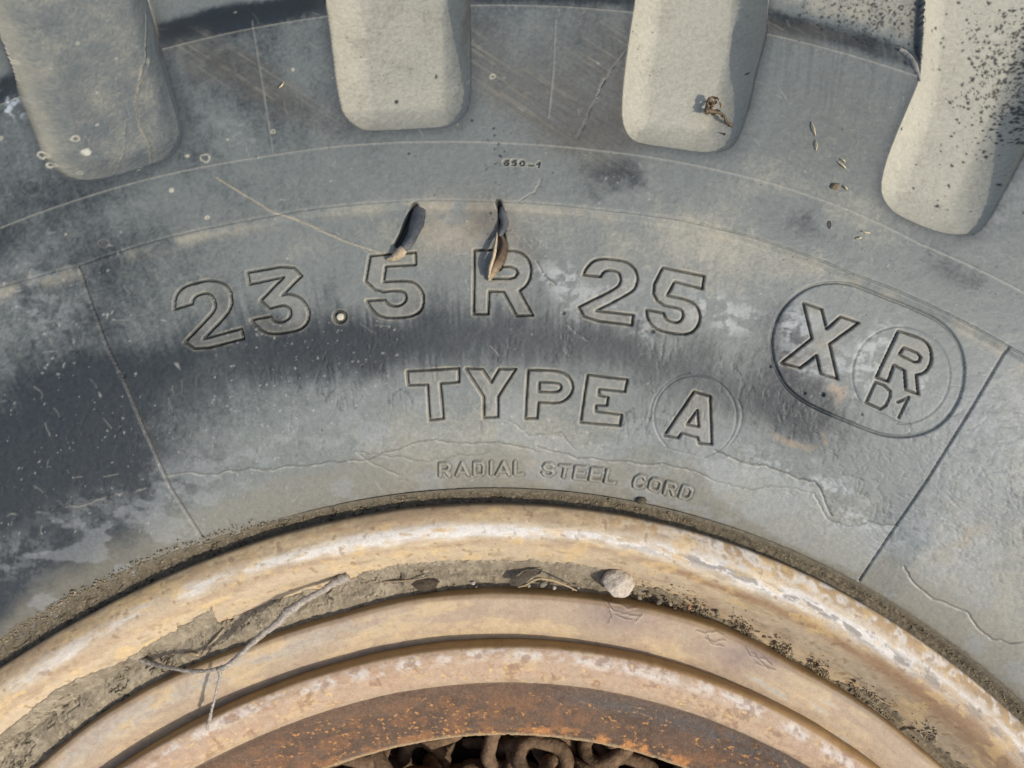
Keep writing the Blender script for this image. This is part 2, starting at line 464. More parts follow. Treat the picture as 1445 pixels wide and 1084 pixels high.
F = np.zeros_like(gx)
line_field(F, SEAM_L, 1.25, 1.2); line_field(F, SEAM_R, 1.0, 1.3)
line_field(F, [(168,526),(172,532)], 2.4, 1.2)
Hmm -= F
seamF = F
F = np.zeros_like(gx)
line_field(F, [(355,28),(372,130),(385,216)], 1.0, .25); line_field(F, [(784,28),(781,100),(774,166)], 1.0, .25)
Hmm += F * 1.2; mould = F * 4
F = np.zeros_like(gx)                                     # logo rings
line_field(F, STAD + [STAD[0]], 1.75, 1.15, 3)
for P in (S_AC, S_AC2, S_RC, S_RC2): line_field(F, P, 0.95, .38)
line_field(F, S_AC3, 1.1, .3); line_field(F, S_AC4, 1.1, .3)
Hmm -= F; rings = F
F = np.zeros_like(gx)                                     # drips, cracks and cuts
CR = [([(560,672),(520,655),(500,640),(600,652),(690,640)], .3),
 ([(235,670),(262,668),(290,671),(350,664),(420,660),(480,654),(520,652),(560,636),(600,622),(650,628),(700,625),(760,640)], .45),
 ([(0,728),(60,722),(110,712),(160,700),(205,688)], .3),
 ([(760,632),(800,645),(850,652),(900,655),(950,661),(985,670),(1010,680),(1060,692),(1110,690),(1150,700),(1170,735),(1195,742),(1240,740),(1268,745)], .5),
 ([(1010,640),(1040,652),(1080,660),(1110,672),(1150,680),(1160,700),(1175,730)], .7),
 ([(1275,800),(1290,825),(1320,848),(1345,858),(1365,870),(1380,890),(1400,905),(1445,912),(1500,930)], .7),
 ([(700,590),(730,600),(745,615),(790,612),(812,637)], .25),
 ([(305,251),(340,272),(385,300),(420,310),(480,338),(520,352),(545,360)], .35),
 ([(190,60),(178,98),(174,70),(172,130),(182,165),(195,192),(212,230)], .5),
 ([(193,0),(183,40),(176,70)], 1.1), ([(158,155),(158,190),(155,240)], .3),
 ([(885,70),(862,98),(845,135),(828,170),(815,195)], .4), ([(853,112),(843,136)], 1.3),
 ([(765,252),(755,268),(735,283)], .5), ([(800,455),(815,470),(830,480)], .2),
 ([(755,372),(765,384)], .6), ([(768,388),(785,402)], .6)]
for k, (P, a) in enumerate(CR): line_field(F, wiggle(wiggle(P, 2.6, 15, k), .9, 4, k + 99), 1.0, a)
Hmm -= F; cracks = F
# two tears below the panel line
F = np.zeros_like(gx)
line_field(F, [(585,290),(578,305),(570,325),(560,345)], 4.0, 3.2, 3)
line_field(F, [(703,285),(708,300),(707,322),(712,350),(704,378)], 3.2, 3.8, 3)
Hmm -= F; tears = F
F = np.zeros_like(gx)
for x, y, r_, a in [(795.5,442,2.2,1.3),(922,468,2.6,1.4),(1163,558,2.4,1.2),(1137,556,1.5,1),(1218,586,1.5,1),(1088,518,1.6,1)]:
    s = win(x-9,y-9,x+9,y+9); F[s] = np.maximum(F[s], a*np.exp(-(((gx[s]-x)**2+(gy[s]-y)**2)/r_**2)**2))
Hmm -= F; pits = F
relief = (n_b - .5) * 0.25 + (n_c - .5) * .15 + (n_d - .5) * .12
flaky = sst(700, 640, gy) * 0 + wblob(1370, 700, 150, 190, 60) * .9 + wblob(1150, 690, 130, 70, 20) * .7 + wblob(470, 610, 200, 45) * .5 + wblob(60, 430, 110, 90) * .6
ridg = 1 - np.abs(2 * fbm(gx / 16 + n_b * 2, gy / 12, 81, 4) - 1)
relief += flaky * ((sst(.88, .98, ridg)) * -0.16 + (fbm(gx / 7, gy / 7, 85, 4) - .5) * .16)
# small vertical tears/cracklets in the lower half
crk = sst(.90, .985, 1 - np.abs(2 * fbm(gx / 9, gy / 30, 91, 3) - 1)) * sst(.48, .62, n_b) * sst(1180, 1250, RP) * sst(1420, 1330, RP)
relief -= crk * .13
relief += rec_mask * (n_d - .5) * .12
Hmm += relief
Hmm += (wblob(1020, 90, 45, 60) > .2) * 0

# ---- tyre colour (dust, chalk, scuffs, dry mud: surface colour, plus one painted glint)
DARK = srgb(40, 46, 49); MID = srgb(109, 114, 110); BEI = srgb(154, 150, 134); CHK = srgb(192, 197, 199); BRN = srgb(120, 108, 88)
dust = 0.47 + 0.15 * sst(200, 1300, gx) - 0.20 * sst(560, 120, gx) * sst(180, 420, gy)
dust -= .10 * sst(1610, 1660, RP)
dust += (n_a - .5) * .42 + (n_b - .5) * .22 + (n_c - .5) * .13 + (n_d - .5) * .22 + (streak_r - .5) * .10 * sst(1250, 1400, RP)
bandR = np.interp(TP, [-.6, -.2, 0.1, .3, .5], [1402, 1350, 1338, 1302, 1270])
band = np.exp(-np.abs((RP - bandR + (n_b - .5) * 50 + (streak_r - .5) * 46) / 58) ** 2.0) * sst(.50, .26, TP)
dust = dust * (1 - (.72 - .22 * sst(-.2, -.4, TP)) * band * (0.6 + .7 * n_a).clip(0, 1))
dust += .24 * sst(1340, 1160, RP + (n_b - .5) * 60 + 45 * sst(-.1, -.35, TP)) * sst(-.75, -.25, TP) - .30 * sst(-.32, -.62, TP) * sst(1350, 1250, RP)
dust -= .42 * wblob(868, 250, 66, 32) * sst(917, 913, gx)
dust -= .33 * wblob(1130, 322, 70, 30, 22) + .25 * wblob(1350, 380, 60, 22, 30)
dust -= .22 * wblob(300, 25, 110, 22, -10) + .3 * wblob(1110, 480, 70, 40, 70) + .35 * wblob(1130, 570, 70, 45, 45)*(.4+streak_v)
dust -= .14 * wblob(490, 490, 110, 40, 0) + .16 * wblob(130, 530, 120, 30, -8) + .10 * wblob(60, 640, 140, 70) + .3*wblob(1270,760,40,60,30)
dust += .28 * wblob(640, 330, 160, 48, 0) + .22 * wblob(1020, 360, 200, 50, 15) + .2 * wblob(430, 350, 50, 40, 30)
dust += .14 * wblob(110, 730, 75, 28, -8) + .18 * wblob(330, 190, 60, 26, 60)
dust = np.where(rec_mask > .5, 0.80 + .14 * sst(250, 900, gx) - .20 * sst(330, 200, gx) + (n_b - .5) * .28 + (n_c - .5) * .12 + (n_d - .5) * .22, dust)
topband = sst(1806, 1832, RP + (n_b - .5) * 14) * sst(1882 , 1846, RP - 12 * sst(.1, .3, TP) + (n_c - .5) * 14) * (1 - rec_mask)
dust -= .36 * topband * (.6 + .6 * streak_v)
dust += .35 * sst(1850, 1875, RP) * (1 - rec_mask)
dust -= .16 * blob(60, 720, 230, 130) * (1 - rec_mask)
dust = np.clip(dust, 0, 1)
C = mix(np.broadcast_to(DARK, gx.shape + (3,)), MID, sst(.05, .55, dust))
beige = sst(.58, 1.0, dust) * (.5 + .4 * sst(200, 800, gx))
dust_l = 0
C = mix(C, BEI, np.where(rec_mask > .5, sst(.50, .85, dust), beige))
C = np.where((rec_mask > .5)[..., None], mix(C, srgb(174, 171, 154), sst(.72, .95, dust) * .8), C)
C = mix(C, BEI * 1.08, np.clip(rec_mask * (1 - sst(2, 26, rec_in)) * .55, 0, 1))
warm = sst(1205, 1150, RP + (n_b - .5) * 40)
C = mix(C, srgb(124, 119, 104), warm * .6)
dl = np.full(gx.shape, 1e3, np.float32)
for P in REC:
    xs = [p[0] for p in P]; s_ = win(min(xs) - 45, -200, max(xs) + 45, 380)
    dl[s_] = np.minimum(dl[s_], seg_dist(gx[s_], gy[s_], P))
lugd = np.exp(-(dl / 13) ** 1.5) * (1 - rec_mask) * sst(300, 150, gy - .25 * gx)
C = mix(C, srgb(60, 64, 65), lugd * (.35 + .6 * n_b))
# brown scuffs across the lugs
sc = (wblob(370, 118, 120, 24, 32) + wblob(270, 85, 60, 22, 20) * .6 + wblob(740, 130, 130, 42, 42) + wblob(850, 125, 75, 90) * 1.3 + wblob(1120, 40, 90, 16, 12) + wblob(1190, 180, 90, 90) * .35)
sc = np.clip(sc, 0, 1) * (1 - rec_mask)
C = mix(C, srgb(84, 80, 72), sc * (.55 + .45 * sst(.40, .60, streak_d)) * (.55 + .6 * n_b) * .95)
C = mix(C, srgb(146, 144, 130), sc * sst(.54, .72, streak_d * .6 + n_b * .25 + n_c * .15 + .02) * .4)
C = mix(C, srgb(78, 76, 70), wblob(850, 180, 60, 40) * .6 * (1 - rec_mask))
C = mix(C, srgb(88, 86, 80), wblob(860, 195, 55, 22) * .5 * (1 - rec_mask))
sc2 = wblob(1150, 90, 150, 60, 15) * (1 - rec_mask)
C = mix(C, srgb(70, 72, 74), sc2 * sst(.45, .7, streak_v) * .3)
C = mix(C, srgb(118, 98, 80), wblob(225, 65, 12, 50, -15) * rec_mask * .8 + wblob(655, 20, 10, 50) * rec_mask * .6)
# chalky streaks
ck = np.zeros_like(gx)
for a in [(790,400,70,22,25,.8),(1020,440,60,26,20,.9),(870,410,40,18,-10,.7),(905,460,30,14,30,.5),(850,432,40,12,-20,.6),(950,395,30,12,30,.4),(990,445,50,18,5,.7),
          (1125,470,26,40,20,.7),(1150,520,30,14,10,.8),(1230,500,22,55,30,.8),(1185,510,30,30,0,.5),(1305,540,14,12,0,.8),(1150,690,70,14,12,.8),(1215,745,60,12,10,.6),
          (1420,600,80,130,40,.22),(1340,760,90,60,40,.3),(1100,655,70,16,10,.5),(700,760,90,10,0,0),(1040,670,60,14,15,.45),(60,430,70,60,0,.25),(20,400,60,40,0,.2),
          (130,725,80,22,-8,.18),(30,790,60,40,-20,.15),(470,560,80,20,0,.12),(740,620,120,14,0,.15),(480,620,180,16,-4,.2),(340,190,30,14,30,.3),(590,330,20,10,0,.2),(1410,300,30,60,30,.2)]:
    ck = np.maximum(ck, a[5] * wblob(*a[:5]))
ck = ck * sst(.42, .60, fbm(gx / 15 + 5, gy / 10, 101, 6, .68) + .22 * (streak_v - .5))
C = mix(C, srgb(172, 175, 172), np.clip(ck * .85, 0, .6) * (1 - tears.clip(0, 1)))
blu = wblob(1400, 640, 130, 170, 30) * .45 + wblob(1130, 500, 60, 90) * .35 + wblob(350, 560, 300, 60) * .2 + wblob(1270, 800, 60, 60)*.3
C = C * mix(np.ones_like(C), np.array([.86, .98, 1.16], np.float32), blu.clip(0, 1) * .6)
# ochre smears
C = mix(C, srgb(158, 138, 110), .8 * np.clip(wblob(1178, 548, 8, 12, 10) + .8 * wblob(1118, 622, 34, 5, 22) + .7 * wblob(1170, 630, 5, 8) + .4 * wblob(1160, 480, 14, 10) + .5 * wblob(1370, 750, 10, 30, 40), 0, 1) * .75)
# flake shading: slightly lighter islands inside the dried tide marks
isl = sst(.52, .60, fbm(gx / 60, gy / 34, 111, 5)) * sst(1290, 1230, RP)
C = mix(C, srgb(138, 142, 142), isl * .35)
# dust kept in edges, seams, some cracks, halos round letters
C = mix(C, srgb(150, 144, 126), np.clip(np.exp(-((dpan + 9) / 9) ** 2) * sst(.35, .6, n_b) * .55, 0, 1) * (1 - rec_mask))
C = mix(C, srgb(150, 148, 135), np.clip(np.exp(-(darc / 1.3) ** 2) * .5 + np.exp(-(arc3 / 1.3) ** 2) * .5 + mould * .5, 0, 1) * (1 - rec_mask))
C = mix(C, srgb(150, 140, 118), np.clip((seamF > .15) * 0 + np.exp(-(seg_dist(gx, gy, [(x + 2.2, y + .6) for x, y in SEAM_L]) / 1.3) ** 2) * .35 * sst(420, 640, gy), 0, 1))
C = mix(C, srgb(34, 35, 35), np.clip(seamF * .6, 0, .6))
C = mix(C, srgb(40, 42, 44), np.clip(cracks * .9 + crk * .5, 0, .7))
lite = np.roll(cracks, 2, axis=0) * sst(.35, .6, fbm(gx / 14, gy / 14, 121, 3))  # pale copy of each crack, shifted to one side
C = mix(C, srgb(168, 166, 152), np.clip(lite * 1.2, 0, .6))
FL = [(985,640),(1040,652),(1110,668),(1160,690),(1180,735),(1268,742),(1240,800),(1205,815),(1100,770),(1000,700)]
sF = win(960, 620, 1290, 840); dF = seg_dist(gx[sF], gy[sF] + (n_c[sF] - .5) * 12, FL, True); iF = inside(gx[sF], gy[sF] + (n_c[sF] - .5) * 12, FL)
C[sF] = mix(C[sF], srgb(150, 153, 148), sst(0, 9, dF) * iF * .45)
C = mix(C, srgb(162, 152, 128), np.clip(np.exp(-((seg_dist(gx, gy, CR[7][0])) / 1.1) ** 2) * .9 + np.exp(-((seg_dist(gx, gy, CR[8][0] )) / 1.2) ** 2) * .7, 0, 1))
tb = blob(645, 320, 70, 36, 0)
C = mix(C, srgb(150, 138, 118), tb * sst(.4, .6, n_b) * .5)
C = mix(C, srgb(74, 68, 60), np.clip(wblob(690, 305, 30, 34, -30) * .55 + wblob(742, 350, 16, 40, -20) * .35, 0, 1))
C = mix(C, srgb(38, 36, 34), tears.clip(0, 1) * .7)
# dry mud near the bead
mudn = sst(1122, 1100, RP - (n_c - .5) * 26 - 16 * sst(-.25, -.7, TP))
C = mix(C, srgb(112, 104, 88), mudn * .85)
# peppered black mould, pale bird-lime and pollen specks
sp = np.zeros_like(gx)
def pr(x, y):
    return min(1.0, 1.3 * math.exp(-(((x - 1475) / 60) ** 2 + ((y - 90) / 95) ** 2) ** 1.1) + .03 * math.exp(-((x - 1360) / 70) ** 2))
specks(sp, 16000, 1250, -160, 1600, 300, .4, 2.4, 3, prob=pr, elong=1.8)
specks(sp, 2600, 1090, -60, 1320, 60, .5, 1.8, 4, prob=lambda x, y: .9 * math.exp(-((x - 1245) / 75) ** 2 - ((y - 10) / 38) ** 2))
specks(sp, 260, 650, 180, 760, 420, .5, 2.0, 5, prob=lambda x, y: math.exp(-((x - 700) / 16) ** 2))
specks(sp, 50, 480, 0, 540, 190, .3, 1.0, 6); specks(sp, 25, 880, 0, 930, 90, .4, 1.3, 8); specks(sp, 130, 0, 0, 1445, 700, .3, 1.0, 9)
specks(sp, 700, 1080, 340, 1445, 620, .4, 1.1, 10, amp=.8, prob=lambda x, y: .6)
for x, y, a, b in [(555,130,3.2,3.6),(612,90,1.6,4),(666,170,2,2),(577,217,2,2),(1060,95,3,2)]:
    s = win(x-12,y-12,x+12,y+12); sp[s] = np.maximum(sp[s], np.exp(-(((gx[s]-x)/a)**2+((gy[s]-y)/b)**2)**2))
C = mix(C, srgb(20, 20, 20), np.clip(sp, 0, 1) * .95)
Hmm -= sp * .05
sp = np.zeros_like(gx)
specks(sp, 1400, 0, 0, 1445, 800, .25, 1.5, 12, prob=lambda x, y: max(0, mnoise.noise(Vector((x / 60, y / 60, 4))) + .25))
specks(sp, 1500, -20, 340, 440, 640, .25, 2.2, 13, prob=lambda x, y: max(0, mnoise.noise(Vector((x / 30, y / 30, 1))) + .1) * 2.2 * math.exp(-((x - 60) / 130) ** 2 - ((y - 440) / 120) ** 2), elong=3)
specks(sp, 220, 300, 440, 560, 600, .4, 1.5, 14); specks(sp, 90, 700, 590, 900, 640, .4, 1.8, 15)
specks(sp, 300, 0, 560, 420, 760, .4, 1.3, 16)
C = mix(C, srgb(166, 167, 160), np.clip(sp, 0, 1) * .5)
Hmm += sp * .12
# ring shaped dried droplets
rs = np.random.RandomState(5)
for x, y, r_, a in [(85,180,5,1),(102,201,5.5,1.6),(58,219,5,1),(71,233,4.5,1),(103,238,3.5,.9),(194,236,4,.9),(290,224,6.5,.6),(293,307,2.5,.9),(242,268,2.5,.9),(146,343,7,.12),(45,265,13,.1),(640,115,4,.6),(695,108,3,.6),(660,112,2,.9)] + [(rs.uniform(0, 420), rs.uniform(0, 380), rs.uniform(.6, 2.2), .7) for _ in range(14)]:
    s = win(x - 18, y - 18, x + 18, y + 18); d = np.hypot(gx[s] - x, (gy[s] - y) * 1.15) * (1 + .07 * np.sin(3 * np.arctan2(gy[s] - y, gx[s] - x) + x)) + (n_c[s] - .5) * 5 + (n_d[s] - .5) * 2
    C[s] = mix(C[s], srgb(205, 198, 172), np.clip(np.exp(-((d - r_) / 1.2) ** 2) * a, 0, .85))
    if a > 1.2: C[s] = mix(C[s], srgb(225, 222, 205), np.exp(-(d / r_) ** 4) * .9)
C = mix(C, srgb(215, 225, 230), np.clip(wblob(8, 140, 12, 22, -40) * sst(.45, .6, n_c), 0, 1) * .8)  # shiny glint at the left edge, painted into the colour
# fine hair-like scratches
F = np.zeros_like(gx); rs = random.Random(3)
for _ in range(230):
    x = rs.uniform(-20, 1450); y = rs.uniform(0, 760); L = rs.uniform(5, 22); a = rs.uniform(-.5, .5) + (1.2 if rs.random() < .6 else .2)
    line_field(F, [(x, y), (x + L * .5 * math.cos(a) + rs.uniform(-2, 2), y + L * .5 * math.sin(a)), (x + L * math.cos(a), y + L * math.sin(a))], .7, rs.uniform(.2, .8))
C = mix(C, srgb(172, 170, 155), F * .5)

# ------------------------------------------------------------------ build the tyre surface
TN = [(r_of(735, -.012) - .012, -0.022), (r_of(718, -.006), -0.0105), (r_of(706, -.003), -0.004), (r_of(690, .002), 0.0020),
      (r_of(640, .010), .0105), (r_of(560, .020), .0205), (r_of(470, .027), .0275), (r_of(380, .031), .0312), (r_of(290, .033), .0330),
      (r_of(200, .0325), .0325), (r_of(110, .0295), .0295), (r_of(40, .026), .0260), (r_of(-40, .0215), .0215),
      (.66, .006), (.72, -.018), (.775, -.05), (.80, -.10), (.805, -.30), (.80, -.50), (.74, -.575), (.62, -.60), (.42, -.585), (.33, -.57)]
pl = smooth_profile(TN)
rmax_d = r_of(-60, .009)
def sp_t(r, z):
    if z < -.012 or r > .68: return .012
    y = CY - (r + WY) * FPX / (CAMZ - z)
    base = .00034
    if 290 < y < 640: base = .000285
    if y < 0: base = .0006
    return base
PR, SS = resample(pl, sp_t)
nr = len(PR)
tan = np.gradient(PR, axis=0); tan /= np.hypot(*tan.T)[:, None]
NRM = np.c_[-tan[:, 1], tan[:, 0]]                       # outward normal in (r,z)
u = columns(1400, 150, lambda x: 1 + .28 * np.exp(-(np.abs(x - .08) / .5) ** 4))
TH = np.interp(PR[:, 0], [.34, .36, .48, .60, .66], [.90, .88, .74, .55, .55])
THT = theta_of(u, TH)
nc = len(u)
Rg = np.repeat(PR[:, 0:1], nc, 1); Zg = np.repeat(PR[:, 1:2], nc, 1)
Rg = Rg + D_FL(THT) * sst(.42, .36, Rg) * 1.0
def project(Rr, Tt, Zz):
    x = WX + Rr * np.sin(Tt); y = WY + Rr * np.cos(Tt); k = FPX / (CAMZ - Zz)
    return CX + x * k, CY - y * k
PXg, PYg = project(Rg, THT, Zg)
def sample(F, px, py):
    fx = np.clip(px - X0, 0, RW - 1.001); fy = np.clip(py - Y0, 0, RH - 1.001)
    i = fx.astype(np.int32); j = fy.astype(np.int32)
    a = (fx - i).astype(np.float32); b = (fy - j).astype(np.float32)
    if F.ndim == 3: a = a[..., None]; b = b[..., None]
    return (F[j, i] * (1 - a) + F[j, i + 1] * a) * (1 - b) + (F[j + 1, i] * (1 - a) + F[j + 1, i + 1] * a) * b
front = (Zg > -.2)
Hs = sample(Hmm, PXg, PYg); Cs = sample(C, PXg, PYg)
# outside the photographed sector: the same lug pattern, continued round the tyre
spacing = math.radians(13.333); c0 = math.radians(-4.7)
tt = np.mod(THT + math.pi, 2 * math.pi) - math.pi
far = (PXg < X0 + 20) | (PXg > X0 + RW - 20) | (Zg < -.02) | (np.abs(tt) > 1.2)
k = np.round((tt - c0) / spacing)
dth = np.abs(tt - c0 - k * spacing) * Rg
hw = .031 + .10 * np.clip(Rg - .52, 0, .2)
sd = np.minimum(hw - dth, (Rg - .505) * 1.0)
sd = np.where(Zg > -.5, sd, -1)
dep = 6 + 20 * sst(.54, .64, Rg) + 14 * sst(.66, .8, Rg)
qa = np.clip(sd / .010, 0, 1)
Ha = -dep * (1 - (1 - qa) ** 2.2)
Ha = np.where(Zg < -.30, Ha, Ha)
wf = np.clip(np.maximum(sst(X0 + 150, X0 + 20, PXg), sst(X0 + RW - 150, X0 + RW - 20, PXg)), 0, 1) * (np.abs(tt) < 1.2)
wf = np.where(far, 1.0, wf).astype(np.float32)
Hs = np.where(far, Ha, Hs * (1 - wf) + np.where(sd > 0, Hs, 0) * wf)
xf = (Rg * np.sin(THT)) * 1000; yf = (Rg * np.cos(THT)) * 1000
fa = fbm(xf / 45 + 40, yf / 45, 801, 6); fb = fbm(xf / 11, yf / 11 + 30, 811, 4)
Cfar = mix(np.broadcast_to(DARK, xf.shape + (3,)), MID, sst(.30, .60, fa * .75 + fb * .25))
Cfar = mix(Cfar, BEI, sst(0, 3, sd) * (.45 + .5 * fb))
Cfar = mix(Cfar, srgb(124, 119, 104), sst(.372, .360, Rg) * .6).astype(np.float32)
Cs = mix(Cs, Cfar, wf)

# letters: groove outlines engraved exactly, colour halo, and face ownership
own = np.zeros(PXg.shape, np.int16)
for k, (P, Hh) in enumerate(LETTERS):
    xs = [p[0] for p in P]; ys = [p[1] for p in P]
    m = (PXg > min(xs) - 14) & (PXg < max(xs) + 14) & (PYg > min(ys) - 14) & (PYg < max(ys) + 14) & front
    jj = np.where(m); X = PXg[jj]; Y = PYg[jj]
    wob = sample(n_c, X, Y) - .5
    d = seg_dist(X + wob * .7, Y + wob * .7, P, True); ins = inside(X, Y, P)
    if Hh:
        d2 = seg_dist(X, Y, Hh, True); i2 = inside(X, Y, Hh); d = np.minimum(d, d2); ins = ins & ~i2
    w = 1.45 if k != 13 else 2.3
    g = np.exp(-(d / w) ** 4)
    dp = 1.45 if k != 13 else 1.5
    lip = np.exp(-((d - 3.6) / 2.0) ** 2) * .10
    Hs[jj] += -dp * g - np.exp(-(d / 3.6) ** 2) * .28 + lip * 1.0
    nb = sample(n_b, X, Y)
    halo = np.exp(-((d - 2.8) / 1.5) ** 2) * (.35 + .9 * sst(.35, .65, sample(n_c, X, Y))) * .55
    cc = Cs[jj]
    cc = mix(cc, srgb(160, 152, 132), np.clip(halo * (.45 + .5 * sst(350, 600, X)), 0, 1))
    if True: cc = mix(cc, srgb(136, 133, 122), (ins & (d > 2)).astype(np.float32) * (.28 if k in (0, 1) else .38) * (.5 + nb))
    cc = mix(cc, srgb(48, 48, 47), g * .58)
    if k == 13: cc = mix(cc, srgb(200, 192, 170), (ins & (d > 2.5)).astype(np.float32) * .8)
    Cs[jj] = cc
    own[jj] = np.where(ins, k + 1, own[jj])
kk = len(LETTERS)
STROKED = [(S, 1.9, .75, +1) for S in SMALL] + [([S_D], 1.9, 1.0, -1), ([S_1], 1.9, 1.0, -1)] + [(S, 1.15, .95, -1) for S in TINY]
for k, (S, w, h, sgn) in enumerate(STROKED):
    xs = [p[0] for q_ in S for p in q_]; ys = [p[1] for q_ in S for p in q_]
    m = (PXg > min(xs) - 9) & (PXg < max(xs) + 9) & (PYg > min(ys) - 9) & (PYg < max(ys) + 9) & front
    jj = np.where(m); X = PXg[jj]; Y = PYg[jj]
    d = np.full(X.shape, 1e9)
    for q_ in S: d = np.minimum(d, seg_dist(X, Y, q_))
    g = np.exp(-(d / w) ** 4)
    Hs[jj] += sgn * h * g
    if sgn > 0:
        Hs[jj] -= .38 * np.exp(-((d - 3.0) / 1.0) ** 2)
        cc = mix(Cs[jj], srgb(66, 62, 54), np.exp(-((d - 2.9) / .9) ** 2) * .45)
        cc = mix(cc, srgb(140, 134, 116), g * .35)
    else:
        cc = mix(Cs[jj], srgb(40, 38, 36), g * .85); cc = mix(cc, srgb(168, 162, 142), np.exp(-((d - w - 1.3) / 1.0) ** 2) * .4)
    Cs[jj] = cc
    own[jj] = np.where(d < w + 1.0, kk + k + 1, own[jj])

bot = PR[:, 1] < -.45
Hs[bot] = 0
Rd = Rg + NRM[:, 0:1] * Hs * .001; Zd = Zg + NRM[:, 1:2] * Hs * .001
V = np.stack([Rd * np.sin(THT), Rd * np.cos(THT), Zd], -1).reshape(-1, 3)
Cv = Cs.reshape(-1, 3)
Fq = grid_faces(nr, nc, True)
ownf = own.reshape(-1)[Fq[:, 0]]
del Rd, Zd

wheel = bpy.data.objects.new("loader_wheel", None)
wheel.location = (WX, WY, 0); wheel.empty_display_size = .1
finish(wheel, "dusty black loader tyre lettered 23.5 R 25 on a tan rusted steel rim", "wheel")
tyre = bpy.data.objects.new("tyre", submesh("tyre", V, Cv, Fq[ownf == 0], M_RUB))
finish(tyre, parent=wheel)
txt = ["2", "3", "5", "R", "2", "5", "T", "Y", "P", "E", "A", "X", "R", "."]
for k in range(1, kk + len(STROKED) + 1):
    sel = ownf == k
    if not sel.any(): continue
    nm = "raised_letter" if k <= kk + len(SMALL) and k != 14 else ("raised_dot" if k == 14 else "engraved_character")
    o = bpy.data.objects.new(nm, submesh(nm, V, Cv, Fq[sel], M_RUB))
    finish(o, parent=tyre)
print("tyre verts", len(V), nr, nc)
del V, Cv, Fq

# ------------------------------------------------------------------ rim rings
def ring(name, nodes, dfn, colfn, mat, spacing=.00042, ncols=900, hfn=None, th=.95, n_per=24, sharp=False, parent=wheel, desat=.09):
    pl = smooth_profile(nodes, n_per) if not sharp else np.array(nodes, float)
    P, S = resample(pl, (lambda r, z: spacing if z > -.06 else .02))
    t_ = np.gradient(P, axis=0); t_ /= np.hypot(*t_.T)[:, None] + 1e-12
    nm = np.c_[-t_[:, 1], t_[:, 0]]
    u = columns(ncols, 90)
    T = theta_of(u, np.full(len(P), th))
    R = np.repeat(P[:, :1], len(u), 1) + dfn(T) * (T < 2.5); Z = np.repeat(P[:, 1:], len(u), 1)
    # wrap: delta fades itself by angle
    px, py = project(R, np.where(T > math.pi, T - 2 * math.pi, T), Z)
    Sg = np.repeat(S[:, None], len(u), 1)
    Tw = np.where(T > math.pi, T - 2 * math.pi, T)
    col, h = colfn(Tw, R, Z, Sg, px, py)
    if desat: col = mix(col, np.repeat((col @ np.array([.3, .59, .11], np.float32))[..., None], 3, -1) * np.array([1.03, 1.0, .94], np.float32), np.full(col.shape[:2], desat, np.float32))
    R = R + nm[:, :1] * h * .001; Z = Z + nm[:, 1:] * h * .001
    V = np.stack([R * np.sin(T), R * np.cos(T), Z], -1).reshape(-1, 3)
    me = np_mesh(name, V, grid_faces(len(P), len(u), True), mat, col.reshape(-1, col.shape[-1]))
    ob = bpy.data.objects.new(name, me)
    finish(ob, parent=parent); return ob

TAN = srgb(184, 164, 134); OCH = srgb(184, 148, 98); WHT = srgb(214, 210, 201); BRW = srgb(132, 106, 72); GRY = srgb(140, 140, 138); PNK = srgb(196, 160, 132)
def wrapd(f):
    return lambda T: f(np.where(T > math.pi, T - 2 * math.pi, T))

def col_flange(T, R, Z, S, px, py):
    arc = T * .345 * 1000; ro = (R - R_FL - D_FL(T)) * 1000           # mm, negative inward
    s1 = fbm(arc / 30, ro / 6, 201, 6, .6); s2 = fbm(arc / 8, ro / 2.6, 211, 5, .6); s3 = fbm(arc / 3, ro / 3, 221, 4); big = fbm(arc / 60, ro / 30, 231, 3)
    s4 = fbm(arc / 14, ro / 1.6, 251, 4)
    c = np.broadcast_to(TAN, T.shape + (3,)).copy()
    c = mix(c, srgb(170, 138, 92), np.clip(sst(-9.5, -3, ro) * (.35 + .7 * s1), 0, 1))
    c = mix(c, srgb(198, 176, 136), sst(.47, .60, s1 * .6 + s3 * .4) * .55)
    c = mix(c, srgb(150, 126, 98), sst(.52, .64, s2 * .6 + big * .4) * .45)
    rgt = sst(.10, .32, T)
    wb = np.exp(-np.abs((ro + 10.5 + (s1 - .5) * 7 + (s4 - .5) * 2) / (2.6 + 1.2 * rgt)) ** 2.2)
    c = mix(c, WHT, np.clip(wb * sst(.36, .56, s2 * .5 + s1 * .5) * 1.2, 0, .9) * (.65 + .35 * sst(-.6, 0, T)))  # ridge highlight along the crest, painted as a broken white band
    gr = np.exp(-np.abs((ro + 11.5 + (s1 - .5) * 5) / 2.0) ** 2) * sst(.46, .56, s2) * rgt
    c = mix(c, srgb(126, 121, 114), np.clip(gr * 1.1, 0, .8))
    br = np.exp(-np.abs((ro + 16.5 + 3 * rgt + (s1 - .5) * 5) / (2.0 + 4.5 * sst(.3, .75, T))) ** 2) * (.35 + .65 * rgt)
    c = mix(c, srgb(146, 112, 78), np.clip(br * (.5 + .8 * s2), 0, .85))
    c = mix(c, WHT, rgt * sst(-7.5, -4, ro) * sst(.42, .58, s3) * .65)
    c = mix(c, srgb(208, 176, 116), sst(.58, .68, fbm(arc / 12, ro / 5, 241, 5, .6)) * .5)
    c = mix(c, srgb(120, 88, 62), sst(.68, .78, s3) * .5)
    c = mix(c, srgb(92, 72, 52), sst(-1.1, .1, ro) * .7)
    c = mix(c, srgb(160, 142, 112), sst(.5, .8, s2) * .3)
    h = (s1 - .5) * .5 + (s3 - .5) * .22 + (s2 - .5) * .25
    return c, h
